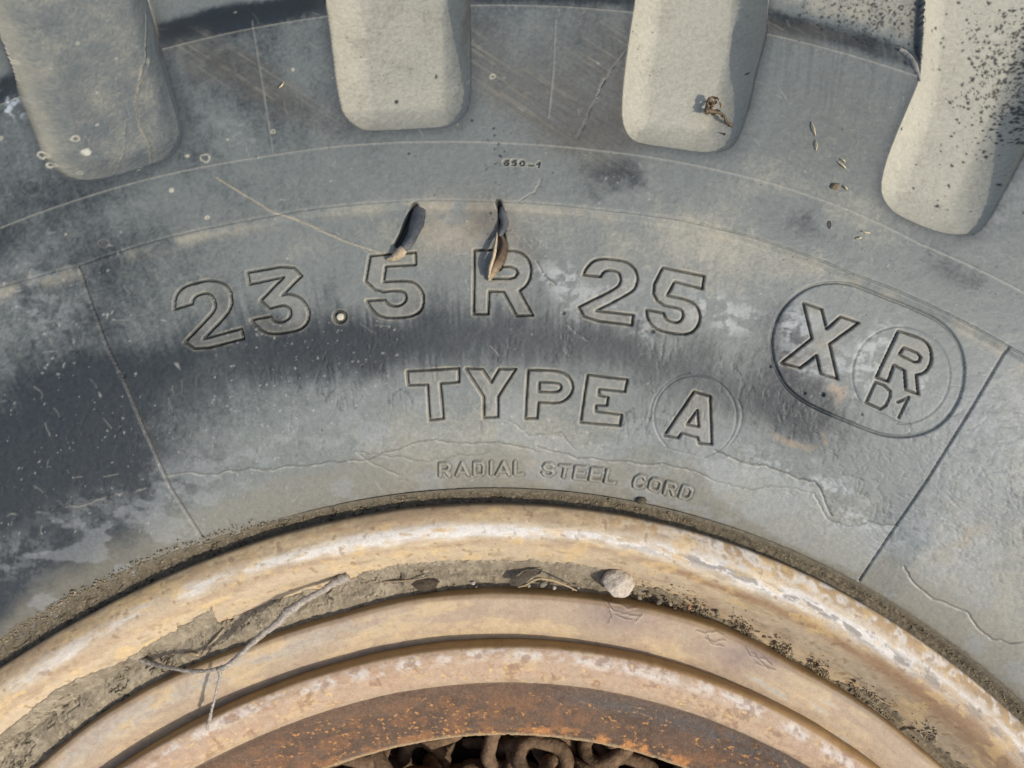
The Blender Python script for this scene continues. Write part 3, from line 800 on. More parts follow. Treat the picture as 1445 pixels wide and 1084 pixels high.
flange = ring("rim_flange", [(R_FL - .004, -.03), (R_FL - .0012, -.008), (R_FL, .0032), (R_FL - .0022, .0058), (R_FL - .008, .0080), (R_FL - .0135, .0080),
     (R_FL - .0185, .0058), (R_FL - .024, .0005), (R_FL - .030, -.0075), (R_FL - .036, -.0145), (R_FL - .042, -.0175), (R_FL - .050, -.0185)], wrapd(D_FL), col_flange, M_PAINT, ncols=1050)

def dent(px):   # the lock ring lip is bent on the left
    return 0
def col_r2(T, R, Z, S, px, py):
    arc = T * .31 * 1000; ro = (R - R_R2 - D_R2(T)) * 1000
    s1 = fbm(arc / 26, ro / 5, 301, 5); s2 = fbm(arc / 8, ro / 4, 311, 5); s3 = fbm(arc / 2.2, ro / 2.2, 321, 4)
    c = np.broadcast_to(srgb(176, 155, 127), T.shape + (3,)).copy()
    c = mix(c, srgb(202, 176, 132), sst(.42, .62, s1) * .6)
    lf = sst(-.05, -.35, T)
    c = mix(c, srgb(176, 170, 156), np.clip(np.exp(-((ro + 7 + (s1 - .5) * 8) / 5) ** 2) * lf * sst(.36, .56, s2), 0, 1) * .8)
    c = mix(c, srgb(166, 140, 118), sst(.5, .66, s2) * .45)
    c = mix(c, srgb(150, 118, 92), sst(.70, .80, s3) * .35)
    c = mix(c, srgb(140, 122, 112), np.clip(np.exp(-(((px - 870) / 50) ** 2 + ((py - 865) / 24) ** 2)) + np.exp(-(((px - 1070) / 60) ** 2 + ((py - 920) / 30) ** 2)), 0, 1) * (.6 + .6 * s2))
    c = mix(c, srgb(178, 172, 160), np.clip(sst(.56, .68, s1) * sst(.25, .45, T) * .8, 0, 1))
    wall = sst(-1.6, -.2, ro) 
    c = mix(c, srgb(136, 106, 58), wall * .85)  # brown lip wall: its shaded side is put into the colour
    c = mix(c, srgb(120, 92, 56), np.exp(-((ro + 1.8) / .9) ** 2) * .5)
    h = (s1 - .5) * .5 + (s2 - .5) * .3 + (s3 - .5) * .08
    ck = np.zeros_like(px)
    for q_, P in enumerate([[(855,848),(862,856),(868,862),(885,866),(905,869)],[(862,850),(875,852),(885,858),(898,857)],[(858,858),(862,870),(858,880)],[(870,866),(880,872),(892,874)],[(905,868),(898,876)],
              [(985,888),(995,893),(1010,890),(1022,896)],[(995,900),(1008,905),(1024,903)],[(1000,896),(1003,908),(1022,912)],
              [(1053,915),(1060,925),(1080,930),(1090,938)],[(1062,920),(1072,932),(1085,944)],[(1068,935),(1080,940),(1095,945)]]):
        m = (px > P[0][0] - 40) & (px < P[-1][0] + 40) & (py > 830) & (py < 960)
        jj = np.where(m); ck[jj] = np.maximum(ck[jj], np.exp(-(seg_dist(px[jj], py[jj], wiggle(P, 1.2, 5, q_ + 50)) / .8) ** 2) * (.35 + .9 * s3[jj]))
    c = mix(c, srgb(206, 188, 158), np.roll(ck, 2, axis=0) * .5)  # pale highlight painted along one side of the cracks
    c = mix(c, srgb(70, 52, 42), ck.clip(0, 1) * .8); h = h - ck * .5
    return c, h
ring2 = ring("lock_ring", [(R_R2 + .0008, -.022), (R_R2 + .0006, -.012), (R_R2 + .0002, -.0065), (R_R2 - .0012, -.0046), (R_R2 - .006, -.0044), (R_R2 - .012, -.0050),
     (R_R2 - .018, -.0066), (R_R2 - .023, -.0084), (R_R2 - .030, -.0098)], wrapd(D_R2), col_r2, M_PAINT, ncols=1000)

def col_r3(T, R, Z, S, px, py):
    arc = T * .29 * 1000; ro = (R - R_R3 - D_R3(T)) * 1000
    s1 = fbm(arc / 24, ro / 4, 401, 5); s2 = fbm(arc / 8, ro / 5, 411, 5); s3 = fbm(arc / 2.4, ro / 2.4, 421, 4)
    c = np.broadcast_to(srgb(180, 154, 126), T.shape + (3,)).copy()
    c = mix(c, srgb(204, 172, 122), sst(.46, .64, s2) * .6 * (1 - .4 * sst(.0, .3, T)))
    c = mix(c, srgb(176, 146, 118), sst(.48, .64, s1) * .55)
    c = mix(c, srgb(206, 198, 186), np.clip(np.exp(-((ro + 4 + (s1 - .5) * 5) / 2.6) ** 2) * sst(.38, .56, s2), 0, 1) * .8)
    c = mix(c, srgb(124, 92, 76), sst(.56, .68, s2 * .6 + s3 * .4) * .6)
    c = mix(c, srgb(224, 190, 118), sst(.72, .80, s3) * .6)
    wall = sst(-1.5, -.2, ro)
    c = mix(c, srgb(150, 114, 58), wall * .85)  # brown outer wall, with its shade painted in
    edge = sst(-14.5, -16.5, ro + (s3 - .5) * 1.2)
    c = mix(c, srgb(160, 140, 112), edge * .5)
    rd = 1 - np.abs(2 * fbm(arc / 7, ro / 3.4, 431, 3) - 1)
    c = mix(c, srgb(160, 118, 84), sst(.92, .99, rd) * .5)
    h = (s1 - .5) * .45 + (s2 - .5) * .35 + (s3 - .5) * .2
    return c, h
dW = R_R3 - R_RU
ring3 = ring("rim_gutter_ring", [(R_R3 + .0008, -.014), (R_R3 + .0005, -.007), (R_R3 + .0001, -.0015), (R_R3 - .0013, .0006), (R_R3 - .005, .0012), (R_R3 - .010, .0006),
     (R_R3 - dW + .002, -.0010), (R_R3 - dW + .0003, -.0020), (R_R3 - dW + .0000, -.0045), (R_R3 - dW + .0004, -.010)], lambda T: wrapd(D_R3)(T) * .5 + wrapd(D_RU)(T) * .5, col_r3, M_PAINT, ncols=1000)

def col_rust(T, R, Z, S, px, py):
    arc = T * .26 * 1000; ro = (R - R_RU - D_RU(T)) * 1000; ri = (R - R_HO - D_RU(T)) * 1000
    s1 = fbm(arc / 24, ro / 8, 501, 5); s2 = fbm(arc / 6, ro / 5, 511, 5); s3 = fbm(arc / 1.8, ro / 1.8, 521, 4)
    c = np.broadcast_to(srgb(110, 90, 74), T.shape + (3,)).copy()
    c = mix(c, srgb(92, 76, 64), sst(.46, .62, s1) * .6)
    c = mix(c, srgb(132, 98, 72), sst(.46, .62, s2) * .6 * sst(-2, -12, ro))
    c = mix(c, srgb(98, 93, 88), np.clip(sst(.02, .2, T) * np.exp(-((ro + 9) / 6) ** 2) * sst(.34, .5, s2), 0, 1) * .85)
    c = mix(c, srgb(190, 134, 84), np.clip(sst(.42, .6, s2) * sst(8.5, 4, ri) * (.25 + .75 * sst(.02, .12, T)), 0, 1) * .85)
    gold = sst(.66, .72, fbm(arc / 1.9, ro / 1.5, 531, 4, .65)) * sst(-3, -10, ro) * sst(.42, .56, s1)
    c = mix(c, srgb(206, 152, 92), gold * .8)
    c = mix(c, srgb(176, 152, 116), sst(2.6, .8, ri + (s2 - .5) * 2) * .85)
    c = mix(c, srgb(132, 116, 98), sst(-3.0, -1.2, ro + (s3 - .5) * 2) * .6)
    h = (s1 - .5) * .7 + (s2 - .5) * .7 + (s3 - .5) * .5 + gold * .25
    return c, h
def d_rust(T):
    return wrapd(D_RU)(T)
disc = ring("wheel_disc", [(R_RU + .004, -.0065), (R_RU, -.0068), (R_RU - .006, -.0085), (R_RU - .013, -.013), (R_HO + .003, -.0205), (R_HO + .0006, -.0218), (R_HO, -.0232),
     (R_HO + .0012, -.028), (R_HO + .004, -.034)], d_rust, col_rust, M_RUST, ncols=950, desat=.0)
barrel = ring("rim_barrel", [(R_RU + .004, -.0085), (R_RU + .012, -.06), (R_RU + .02, -.2), (R_RU + .02, -.40), (R_RU + .03, -.57)], lambda T: 0 * T,
     lambda T, R, Z, S, px, py: (np.broadcast_to(srgb(96, 70, 52), T.shape + (3,)).copy(), 0 * T), M_RUST, spacing=.006, ncols=240)

# ------------------------------------------------------------------ dried mud
def fl_z(ro):     # height of flange surface against distance inside its edge (m)
    xs = [-.050, -.042, -.036, -.030, -.024, -.0185, -.0135, -.008]
    zs = [-.0185, -.0175, -.0145, -.0075, .0005, .0058, .0080, .0080]
    return np.interp(ro, xs, zs)

def mud_channel():
    ncol, nrow = 1300, 70
    T = np.linspace(-.90, .80, ncol)[None, :].repeat(nrow, 0)
    v = np.linspace(0, 1, nrow)[:, None].repeat(ncol, 1)
    ro_in = R_R2 + D_R2(T) + .0003; ro_out = R_FL + D_FL(T) - .0165
    R = ro_in + (ro_out - ro_in) * v
    ro = R - R_FL - D_FL(T)
    zf = fl_z(ro)
    px, py = project(R, T, zf)
    edge = [(-200,1180),(0,1036),(40,1003),(75,975),(110,955),(160,940),(200,915),(240,895),(280,868),(300,855),(308,880),(345,862),(400,842),(480,822),(520,803),(560,795),(660,789),(760,791),(850,800),(866,812),(890,822),(930,832),(960,843),(1010,868),(1060,893),(1110,925),(1160,952),(1210,972),(1250,995),(1330,1055),(1445,1150)]
    ye = np.interp(px, [e[0] for e in edge], [e[1] for e in edge])
    arc = T * 330
    n1 = fbm(arc / 7, R * 1000 / 7, 601, 5); n2 = fbm(arc / 2.2, R * 1000 / 2.2, 611, 4); n3 = fbm(arc / .9, R * 1000 / .9, 621, 3)
    din = (py - ye) / 3.1 + (n1 - .5) * 3.0 + (n2 - .5) * 2.0            # mm inside the mud edge
    thin = 1 - .55 * sst(880, 1000, px)
    patch = np.where(px > 930, sst(.40, .50, fbm(arc / 6 + 3, R * 90, 631, 4) + .12), 1.0)
    right = sst(860, 930, px)
    lvl = -.0108 + .0040 * sst(.10, -.25, T) + (n1 - .5) * .0030 + right * (-.0035) - .002 * sst(-.62, -.3, T) * 0
    lvl = lvl - .0025 * np.exp(-((ro_in - R + .001) * 1000 / 3) ** 2)
    rise = np.clip(din, -2, 3) * .00075
    ztop = zf + np.minimum(rise, .0011) + (n2 - .5) * .0005 * sst(-.5, 1, din) + (n3 - .5) * .0005
    # fill the bottom of the channel level
    zfill = lvl + (n2 - .5) * .0010 + (n3 - .5) * .0007
    z = np.where(din > 0, np.maximum(ztop, zfill - .0 * ro), zf - .0012 + (din > -.7) * .0)
    z = np.where(patch < .5, np.minimum(z, zf - .0008), z)
    # shrinkage cracks
    rd = 1 - np.abs(2 * fbm(arc / 13 + n2, R * 1000 / 9, 641, 3) - 1)
    rd2 = 1 - np.abs(2 * fbm(arc / 7, R * 1000 / 7 + n2, 651, 2) - 1)
    crk = np.maximum(sst(.965, .992, rd), .5 * sst(.975, .994, rd2)) * sst(820, 480, px)
    z = z - crk * .0010 * (din > 0)
    c = np.broadcast_to(srgb(146, 135, 115), T.shape + (3,)).copy()
    c = mix(c, srgb(124, 114, 96), sst(.40, .62, n1) * .7)
    c = mix(c, srgb(166, 156, 132), sst(.55, .72, n2) * .6)
    c = mix(c, srgb(92, 82, 68), sst(.62, .75, n3) * .6 * (.4 + .6 * right))
    c = mix(c, srgb(64, 56, 46), crk * .7)
    c = mix(c, srgb(98, 86, 66), right * .3)
    V = np.stack([R * np.sin(T), R * np.cos(T), z], -1).reshape(-1, 3)
    me = np_mesh("dried_mud", V, grid_faces(nrow, ncol, False), M_MUD, c.reshape(-1, 3))
    o = bpy.data.objects.new("dried_mud", me); o.location = (WX, WY, 0)
    finish(o, "dried grey brown mud packed in the channel of the rim along the lock ring", None, None, "stuff")

def mud_crevice():
    ncol, nrow = 1400, 40
    T = np.linspace(-.90, .86, ncol)[None, :].repeat(nrow, 0); v = np.linspace(0, 1, nrow)[:, None].repeat(ncol, 1)
    w = .0075 + .006 * sst(-.25, -.62, T) + .0008 * sst(.2, .6, T)
    R = R_FL + D_FL(T) - .0008 + w * v
    arc = T * 355
    n1 = fbm(arc / 8, v * 2, 701, 5); n2 = fbm(arc / 2.0, R * 1000 / 2.0, 711, 4); n3 = fbm(arc / .8, R * 1000 / .8, 721, 3)
    tz = np.interp(R - D_FL(T), PR[:nr, 0][:int(nr * .4)], PR[:nr, 1][:int(nr * .4)])
    zin = -.0002 + .0018 * sst(-.2, -.6, T) + (n1 - .5) * .002
    z = np.maximum(zin * (1 - v) + (tz + .0008) * v - .0012 * np.sin(v * math.pi) * (1.2 - n1), -.02)
    z = z + (n2 - .5) * .0013 * sst(1.05, .7, v) + (n3 - .5) * .0007 * sst(1.0, .8, v)
    ed = sst(.62, 1.0, v + (n1 - .5) * .35); z = z * (1 - ed) + (tz - .0009 + (n2 - .5) * .0003) * ed
    rd = 1 - np.abs(2 * fbm(arc / 6 + n2, R * 1000 / 5, 731, 3) - 1)
    crk = sst(.95, .99, rd) * sst(.2, -.2, T); z = z - crk * .0009
    c = np.broadcast_to(srgb(104, 96, 80), T.shape + (3,)).copy()
    c = mix(c, srgb(92, 84, 70), sst(.45, .62, n2) * .7); c = mix(c, srgb(146, 134, 110), sst(.62, .74, n3) * .6)
    c = mix(c, srgb(110, 104, 90), sst(.6, 1, v) * .6); c = mix(c, srgb(52, 46, 38), crk * .6)
    V = np.stack([R * np.sin(T), R * np.cos(T), z], -1).reshape(-1, 3)
    me = np_mesh("crevice_dirt", V, grid_faces(nrow, ncol, False), M_MUD, c.reshape(-1, 3))
    o = bpy.data.objects.new("crevice_dirt", me); o.location = (WX, WY, 0)
    finish(o, "dark cracked dirt wedged between the tyre bead and the rim flange", None, None, "stuff")
mud_channel(); mud_crevice()

# ------------------------------------------------------------------ small loose things
def tube_mesh(name, pts, radii, mat, colr, seg=8, rough=.12, seed=0, cap=True):
    P = [Vector(p) for p in pts]
    V = []; Fc = []; Cc = []
    prev = None; r = random.Random(seed)
    for i, p in enumerate(P):
        t = (P[min(i + 1, len(P) - 1)] - P[max(i - 1, 0)]).normalized()
        a = prev if prev is not None else Vector((0.1, 0.2, 1)).cross(t).normalized()
        a = (a - t * a.dot(t)).normalized(); b = t.cross(a); prev = a
        for k in range(seg):
            an = 2 * math.pi * k / seg; rr = radii[i] * (1 + r.uniform(-rough, rough))
            V.append(p + (a * math.cos(an) + b * math.sin(an)) * rr)
            g = 1 + r.uniform(-.22, .22); Cc.append((colr[0] * g, colr[1] * g, colr[2] * g))
    for i in range(len(P) - 1):
        for k in range(seg):
            k2 = (k + 1) % seg; Fc.append((i * seg + k, i * seg + k2, (i + 1) * seg + k2, (i + 1) * seg + k))
    for e, i in ((0, 0), (1, len(P) - 1)):
        V.append(P[i]); Cc.append(tuple(c * 1.1 for c in colr)); c = len(V) - 1
        for k in range(seg):
            k2 = (k + 1) % seg
            Fc.append((c, i * seg + (k2 if e == 0 else k), i * seg + (k if e == 0 else k2)))
    me = bpy.data.meshes.new(name); me.from_pydata([tuple(v) for v in V], [], Fc)
    me.polygons.foreach_set("use_smooth", [True] * len(me.polygons))
    at = me.color_attributes.new("col", 'FLOAT_COLOR', 'POINT')
    at.data.foreach_set("color", np.c_[np.array(Cc, np.float32), np.ones(len(Cc), np.float32)].ravel())
    me.materials.append(mat); return me

M_WOOD = base_mat("dead_wood", .85, .2, 1500, .45, 1.0, .0007, 700, .35)
M_STRAW = base_mat("straw", .7, .3, 1500, .2, .4, .0003, 500, .15)
M_STONE = base_mat("stone", .8, .3, 1400, .25, .9, .0006, 420, .2)

def bend(pxpts, zs, jit=.0002, sub=5, seed=0):
    r = random.Random(seed); W = []
    for (px, py), z in zip(pxpts, zs):
        x, y = unproj(px, py, z); W.append(Vector((x, y, z)))
    out = []
    P = [W[0] * 2 - W[1]] + W + [W[-1] * 2 - W[-2]]
    for i in range(1, len(P) - 2):
        for k in range(sub):
            t = k / sub; t2 = t * t; t3 = t2 * t
            p = .5 * ((2 * P[i]) + (P[i+1] - P[i-1]) * t + (2*P[i-1] - 5*P[i] + 4*P[i+1] - P[i+2]) * t2 + (-P[i-1] + 3*P[i] - 3*P[i+1] + P[i+2]) * t3)
            out.append(p + Vector((r.uniform(-jit, jit), r.uniform(-jit, jit), r.uniform(-jit, jit))))
    out.append(W[-1]); return out

def lerp_r(n, rs):
    return [float(np.interp(i / (n - 1), np.linspace(0, 1, len(rs)), rs)) for i in range(n)]

# forked twig
tw = bpy.data.objects.new("twig", None); x, y = unproj(308, 945, .004); tw.location = (x, y, .004)
finish(tw, "thin grey forked dead twig lying across the tan rings of the rim", "twig")
G11 = ((200, 790), 4.25)
def put(name, me, parent):
    o = bpy.data.objects.new(name, me); finish(o, parent=parent); o.matrix_parent_inverse = parent.matrix_world.inverted()
    return o
bpy.context.view_layer.update()
WOODC = srgb(164, 155, 142)
p = bend(zpts(*G11, [(1240,100),(1150,140),(1080,190),(1000,230),(880,310),(820,372),(740,435),(680,485),(600,560),(520,628),(458,662)]), [-.001,.0005,.002,.003,.004,.005,.0055,.006,.006,.006,.0055], sub=6, seed=1)
put("branch", tube_mesh("branch", p, lerp_r(len(p), [.0023,.0018,.0015,.0014,.0021,.0017,.0014,.0013,.0011,.0010,.0013]), M_WOOD, WOODC, 10, .22, 2), tw)
p = bend(zpts(*G11, [(465,655),(440,655),(380,668),(310,668),(230,660),(130,640),(60,618),(0,600),(-20,575)]), [.005,.005,.0045,.004,.003,.0,-.004,-.006,-.007], sub=6, seed=4)
put("side_shoot", tube_mesh("side_shoot", p, lerp_r(len(p), [.0011,.0009,.0008,.0010,.0008,.0009,.0012,.0013,.0005]), M_WOOD, WOODC * .85, 8, .3, 5), tw)
p = bend(zpts(*G11, [(465,660),(468,700),(455,760),(440,820),(425,880),(413,930),(405,960),(395,1020)]), [.005,.0055,.006,.0062,.006,.0055,.005,.0045], sub=5, seed=6)
put("side_shoot", tube_mesh("side_shoot", p, lerp_r(len(p), [.0010,.0007,.0006,.0006,.0006,.0007,.0009,.0005]), M_WOOD, WOODC * 1.1, 8, .3, 7), tw)

# straws and stems in the channel
G12 = ((0, 724), 3.01); G13 = ((480, 724), 3.01)
def stem(name, pts, zs, rad, col, label, cat, seed, group=None, mat=M_STRAW):
    p = bend(pts, zs, .00008, 6, seed)
    o = bpy.data.objects.new(name, tube_mesh(name, p, lerp_r(len(p), [rad * .7, rad, rad, rad * .5]), mat, col, 6, .15, seed))
    finish(o, label, cat, group); return o
STR = srgb(158, 140, 110)
stem("dry_stem", zpts(*G13, [(-10,400),(20,365),(70,330),(130,303),(200,292),(270,288),(330,280),(385,268)]), [-.010,-.009,-.0085,-.008,-.0075,-.007,-.0065,-.006], .0005, srgb(140,124,100), "long curved dry grass stem on the mud left of centre", "stem", 11)
stem("dry_stem", zpts(*G13, [(755,315),(790,305),(830,282),(870,280),(930,295),(1005,330)]), [-.0075,-.0065,-.005,-.0045,-.0055,-.008], .0006, srgb(165,146,112), "short bowed stem in the channel left of the round pebble", "stem", 12)
stem("dry_stem", zpts(*G12, [(950,492),(915,535),(880,570),(855,605)]), [-.006,-.006,-.007,-.008], .0007, srgb(148,134,108), "stubby straw propped on the mud above the twig fork", "stem", 13)
stem("dry_stem", zpts(*G12, [(870,560),(820,590),(760,620),(700,650)]), [-.009,-.009,-.009,-.0095], .0005, srgb(120,106,84), "brown straw lying flat against the lock ring near the twig", "stem", 14)
stem("dry_stem", zpts(*G12, [(785,600),(815,598),(845,603)]), [-.006,-.0058,-.006], .0006, srgb(212,186,140), "tiny bright straw chip on the mud beside the twig", "stem", 15)
stem("dry_stem", zpts(*G13, [(255,310),(262,270),(258,230),(300,224),(330,210)]), [-.009,-.0075,-.007,-.0065,-.006], .00035, srgb(84,74,62), "dark thin hooked rootlet on the mud above the curved stem", "stem", 16)
def root_tangle():
    r = random.Random(8)
    e = bpy.data.objects.new("root_tangle", None); x, y = unproj(222, 945, -.008); e.location = (x, y, -.008)
    finish(e, "tangle of fine brown rootlets in the mud at the left end of the twig", "roots"); bpy.context.view_layer.update()
    for k in range(12):
        a = (215 + r.uniform(-12, 30), 940 + r.uniform(-14, 14)); an = r.uniform(-.9, .1); L = r.uniform(10, 26)
        P = [a, (a[0] + L * .5 * math.cos(an) + r.uniform(-3, 3), a[1] + L * .5 * math.sin(an) + r.uniform(-3, 3)), (a[0] + L * math.cos(an), a[1] + L * math.sin(an))]
        p = bend(P, [-.007 + r.uniform(-.002, .002), -.005 + r.uniform(-.002, .002), -.007], .00005, 5, k)
        put("rootlet", tube_mesh("rootlet", p, lerp_r(len(p), [.0003, .00025, .0001]), M_WOOD, srgb(104, 90, 70), 5, .1, k), e)
root_tangle()

def stone_mesh(name, rad, seed, colr, sq=(1, .9, .75), sub=3):
    bm = bmesh.new(); bmesh.ops.create_icosphere(bm, subdivisions=sub, radius=1)
    r = random.Random(seed); off = Vector((r.uniform(0, 50), r.uniform(0, 50), r.uniform(0, 50)))
    planes = [(Vector((r.gauss(0, 1), r.gauss(0, 1), r.gauss(0, 1))).normalized(), r.uniform(.62, .9)) for _ in range(9)]
    cols = []
    for v in bm.verts:
        d = v.co.normalized(); s = 1.0
        for n, h in planes:
            c = d.dot(n)
            if c > 0: s = min(s, h / c + .06)
        s *= 1 + .10 * mnoise.noise(d * 2 + off) + .05 * mnoise.noise(d * 7 + off)
        v.co = Vector((d.x * sq[0], d.y * sq[1], d.z * sq[2])) * s * rad
    me = bpy.data.meshes.new(name); bm.to_mesh(me); bm.free()
    me.polygons.foreach_set("use_smooth", [True] * len(me.polygons))
    n = len(me.vertices); g = np.array([1 + .25 * mnoise.noise(v.co / rad * 3 + off) for v in me.vertices], np.float32)
    at = me.color_attributes.new("col", 'FLOAT_COLOR', 'POINT')
    at.data.foreach_set("color", np.c_[g[:, None] * np.array(colr, np.float32)[None, :], np.ones(n, np.float32)].ravel())
    me.materials.append(M_STONE); return me
o = bpy.data.objects.new("pebble", stone_mesh("pebble", .0078, 21, srgb(186, 174, 156), (1.0, .92, .8), 5))
x, y = unproj(871, 824, -.0035); o.location = (x, y, -.0035); o.rotation_euler = (.3, .2, .3)
finish(o, "round pale grey pebble wedged in the rim channel against the lock ring", "pebble")
small = [(766,824,2.6,(150,142,128)),(746,826,1.4,(170,160,150)),(782,829,1.5,(190,182,170)),(668,823,1.3,(200,196,190)),(672,828,.9,(170,160,150)),(902,843,1.6,(160,150,130)),(915,838,2.0,(150,136,112)),(929,849,2.4,(128,118,104)),(945,851,1.8,(170,156,130)),(938,843,1.3,(140,120,96)),
         (952,858,1.4,(120,104,84)),(972,857,1.5,(186,138,104)),(1012,864,2.0,(156,144,120)),(1003,867,1.3,(130,116,94)),(1022,876,1.3,(140,120,96)),(1063,874,1.6,(96,66,52)),(1040,884,1.4,(132,120,98)),(1057,890,1.5,(148,132,104)),(1078,898,1.4,(120,106,86)),(1095,906,1.3,(150,134,104)),
         (1153,938,1.4,(88,72,60)),(895,836,1.2,(150,140,120)),(988,862,1.2,(118,100,80)),(1115,915,1.2,(130,112,88)),(1034,872,1.1,(160,150,130)),(1205,960,1.3,(70,58,46)),(735,826,.9,(180,170,160)),(816,829,1.2,(170,165,155)),(808,832,.9,(190,185,180)),(642,826,.9,(150,140,120))]
protos = [stone_mesh("stone", 1.0, 40 + i, (1, 1, 1), (1, random.Random(i).uniform(.7, .95), .7), 2) for i in range(5)]
edge_pts = CUR['ring2']
def stone_label(i, px, rr, c):
    tone = "whitish" if sum(c) > 520 else ("orange brown" if c[0] - c[2] > 60 and c[0] > 170 else ("tan" if sum(c) > 390 else ("grey brown" if sum(c) > 300 else "dark brown")))
    order = sorted(q[0] for q in small)
    if px < 860:
        n = [q for q in order if q < 860]; n = n[::-1].index(px) + 1; ref = "left of the round pebble"
    elif px < 980:
        n = [q for q in order if 860 <= q < 980].index(px) + 1; ref = "right of the round pebble"
    else:
        n = [q for q in order if q >= 980].index(px) + 1; ref = "along the gritty right stretch of the channel"
    words = ["first", "second", "third", "fourth", "fifth", "sixth", "seventh", "eighth", "ninth", "tenth", "eleventh", "twelfth", "thirteenth", "fourteenth", "fifteenth"]
    return tone + " stone, " + words[n - 1] + " " + ref
def yedge(x): return float(np.interp(x, [e[0] for e in edge_pts], [e[1] for e in edge_pts]))
for i, (px, py, rr, c) in enumerate(small):
    me = protos[i % 5].copy(); me.name = "stone"
    n = len(me.vertices)
    at = me.color_attributes["col"]; b = np.zeros(n * 4, np.float32); at.data.foreach_get("color", b); b = b.reshape(-1, 4); b[:, :3] *= srgb(*c); at.data.foreach_set("color", b.ravel())
    o = bpy.data.objects.new("small_stone", me)
    s = rr * .00085; py = min(py, yedge(px) - rr * 1.2); z = -.0095 - (.002 if px > 880 else 0); x, y = unproj(px, py, z)
    o.location = (x, y, z + s * .4); o.scale = (s, s, s); o.rotation_euler = (random.uniform(0, 6), random.uniform(0, 6), random.uniform(0, 6))
    finish(o, stone_label(i, px, rr, c), "stone", "small stones in the rim channel")

# loose grit scattered along the channel (nobody could count it)
def grit():
    V = []; Fc = []; Cc = []; r = random.Random(31)
    base = [Vector(v) for v in [(1,0,0),(-1,0,0),(0,1,0),(0,-1,0),(0,0,1),(0,0,-1)]]
    fs = [(0,2,4),(2,1,4),(1,3,4),(3,0,4),(2,0,5),(1,2,5),(3,1,5),(0,3,5)]
    E_ = [(0,905),(60,868),(93,846),(160,812),(240,775),(330,748),(480,728),(600,712),(740,707),(860,713),(960,737),(1094,781),(1212,838),(1295,892),(1379,955),(1445,1010)]
    for k in range(4300):
        if k < 3200:
            px = r.uniform(860, 1340) if r.random() < .8 else r.uniform(560, 860)
            yo = -abs(r.gauss(0, 11)) - 2
            if px > 1000 and mnoise.noise(Vector((px / 28, 3.1, 0))) < -.05: continue
            py = yedge(px) + yo; z = None
        else:
            px = r.uniform(-20, 1440); py = float(np.interp(px, [e[0] for e in E_], [e[1] for e in E_])) + r.gauss(0, 3.5); z = -.0005
        for it in range(3):
            zz = -.006 if z is None else z
            x, y = unproj(px, py, zz)
            if z is None or it:
                rad = math.hypot(x - WX, y - WY); th = math.atan2(x - WX, y - WY)
                if k < 3200:
                    z = max(float(fl_z(rad - R_FL - float(D_FL(np.array(th))))), -.0142) + .0002
                else:
                    z = max(float(np.interp(rad - float(D_FL(np.array(th))), PR[:300, 0], PR[:300, 1])), -.004) + .0001
        s = r.uniform(.00018, .0006) if r.random() < .9 else r.uniform(.0006, .001)
        n = len(V); q = Vector((r.gauss(0,1), r.gauss(0,1), r.gauss(0,1))).normalized().to_track_quat('Z', 'Y')
        g = r.uniform(.45, 1.35); c = srgb(150, 136, 110) * g
        for b in base:
            V.append(tuple(Vector((x - WX, y - WY, z)) + (q @ (b * s * r.uniform(.6, 1.2))))); Cc.append(c)
        Fc += [(a + n, b + n, c_ + n) for a, b, c_ in fs]
    me = np_mesh("grit", np.array(V), np.array(Fc), M_STONE, np.array(Cc, np.float32), smooth=False)
    o = bpy.data.objects.new("grit", me); o.location = (WX, WY, 0)
    finish(o, "loose brown grit and soil crumbs strewn along the rim grooves", None, None, "stuff")
grit()

# leaf scraps in the channel
def scrap(name, outline, z, col, label, cat, lift=.001, mat=M_WOOD, seed=0):
    r = random.Random(seed); bm = bmesh.new()
    cxp = sum(p[0] for p in outline) / len(outline); cyp = sum(p[1] for p in outline) / len(outline)
    x, y = unproj(cxp, cyp, z); c = bm.verts.new((x, y, z + lift)); ring_ = []
    mid = []
    for q in outline:
        X, Y = unproj(q[0], q[1], z); ring_.append(bm.verts.new((X, Y, z + r.uniform(-.3, .6) * lift)))
        X2, Y2 = unproj((q[0] + cxp) / 2, (q[1] + cyp) / 2, z); mid.append(bm.verts.new((X2, Y2, z + lift * r.uniform(.5, 1.1))))
    n = len(ring_)
    for i in range(n):
        j = (i + 1) % n
        bm.faces.new((ring_[i], ring_[j], mid[j], mid[i])); bm.faces.new((mid[i], mid[j], c))
    bmesh.ops.solidify(bm, geom=bm.faces[:], thickness=.00025)
    me = bpy.data.meshes.new(name); bm.to_mesh(me); bm.free()
    at = me.color_attributes.new("col", 'FLOAT_COLOR', 'POINT'); nv = len(me.vertices)
    g = np.array([1 + r.uniform(-.2, .2) for _ in range(nv)], np.float32)
    at.data.foreach_set("color", np.c_[g[:, None] * np.array(col, np.float32)[None, :], np.ones(nv, np.float32)].ravel())
    me.materials.append(mat); me.polygons.foreach_set("use_smooth", [True] * len(me.polygons))
    o = bpy.data.objects.new(name, me); finish(o, label, cat); return o
G14 = ((640, 780), 5.558)
scrap("leaf_scrap", zpts(*G14, [(430,225),(470,185),(560,170),(610,130),(700,125),(680,165),(620,190),(570,230),(520,265),(450,255)]), -.0058, srgb(126,116,102), "torn grey leaf scrap on the mud left of the bowed stem", "leaf", .0012, seed=1)
scrap("leaf_scrap", zpts(*G13, [(300,300),(330,285),(400,280),(425,290),(400,320),(360,335),(325,325)]), -.0078, srgb(112,100,84), "small brown leaf scrap under the tip of the curved stem", "leaf", .0012, seed=2)

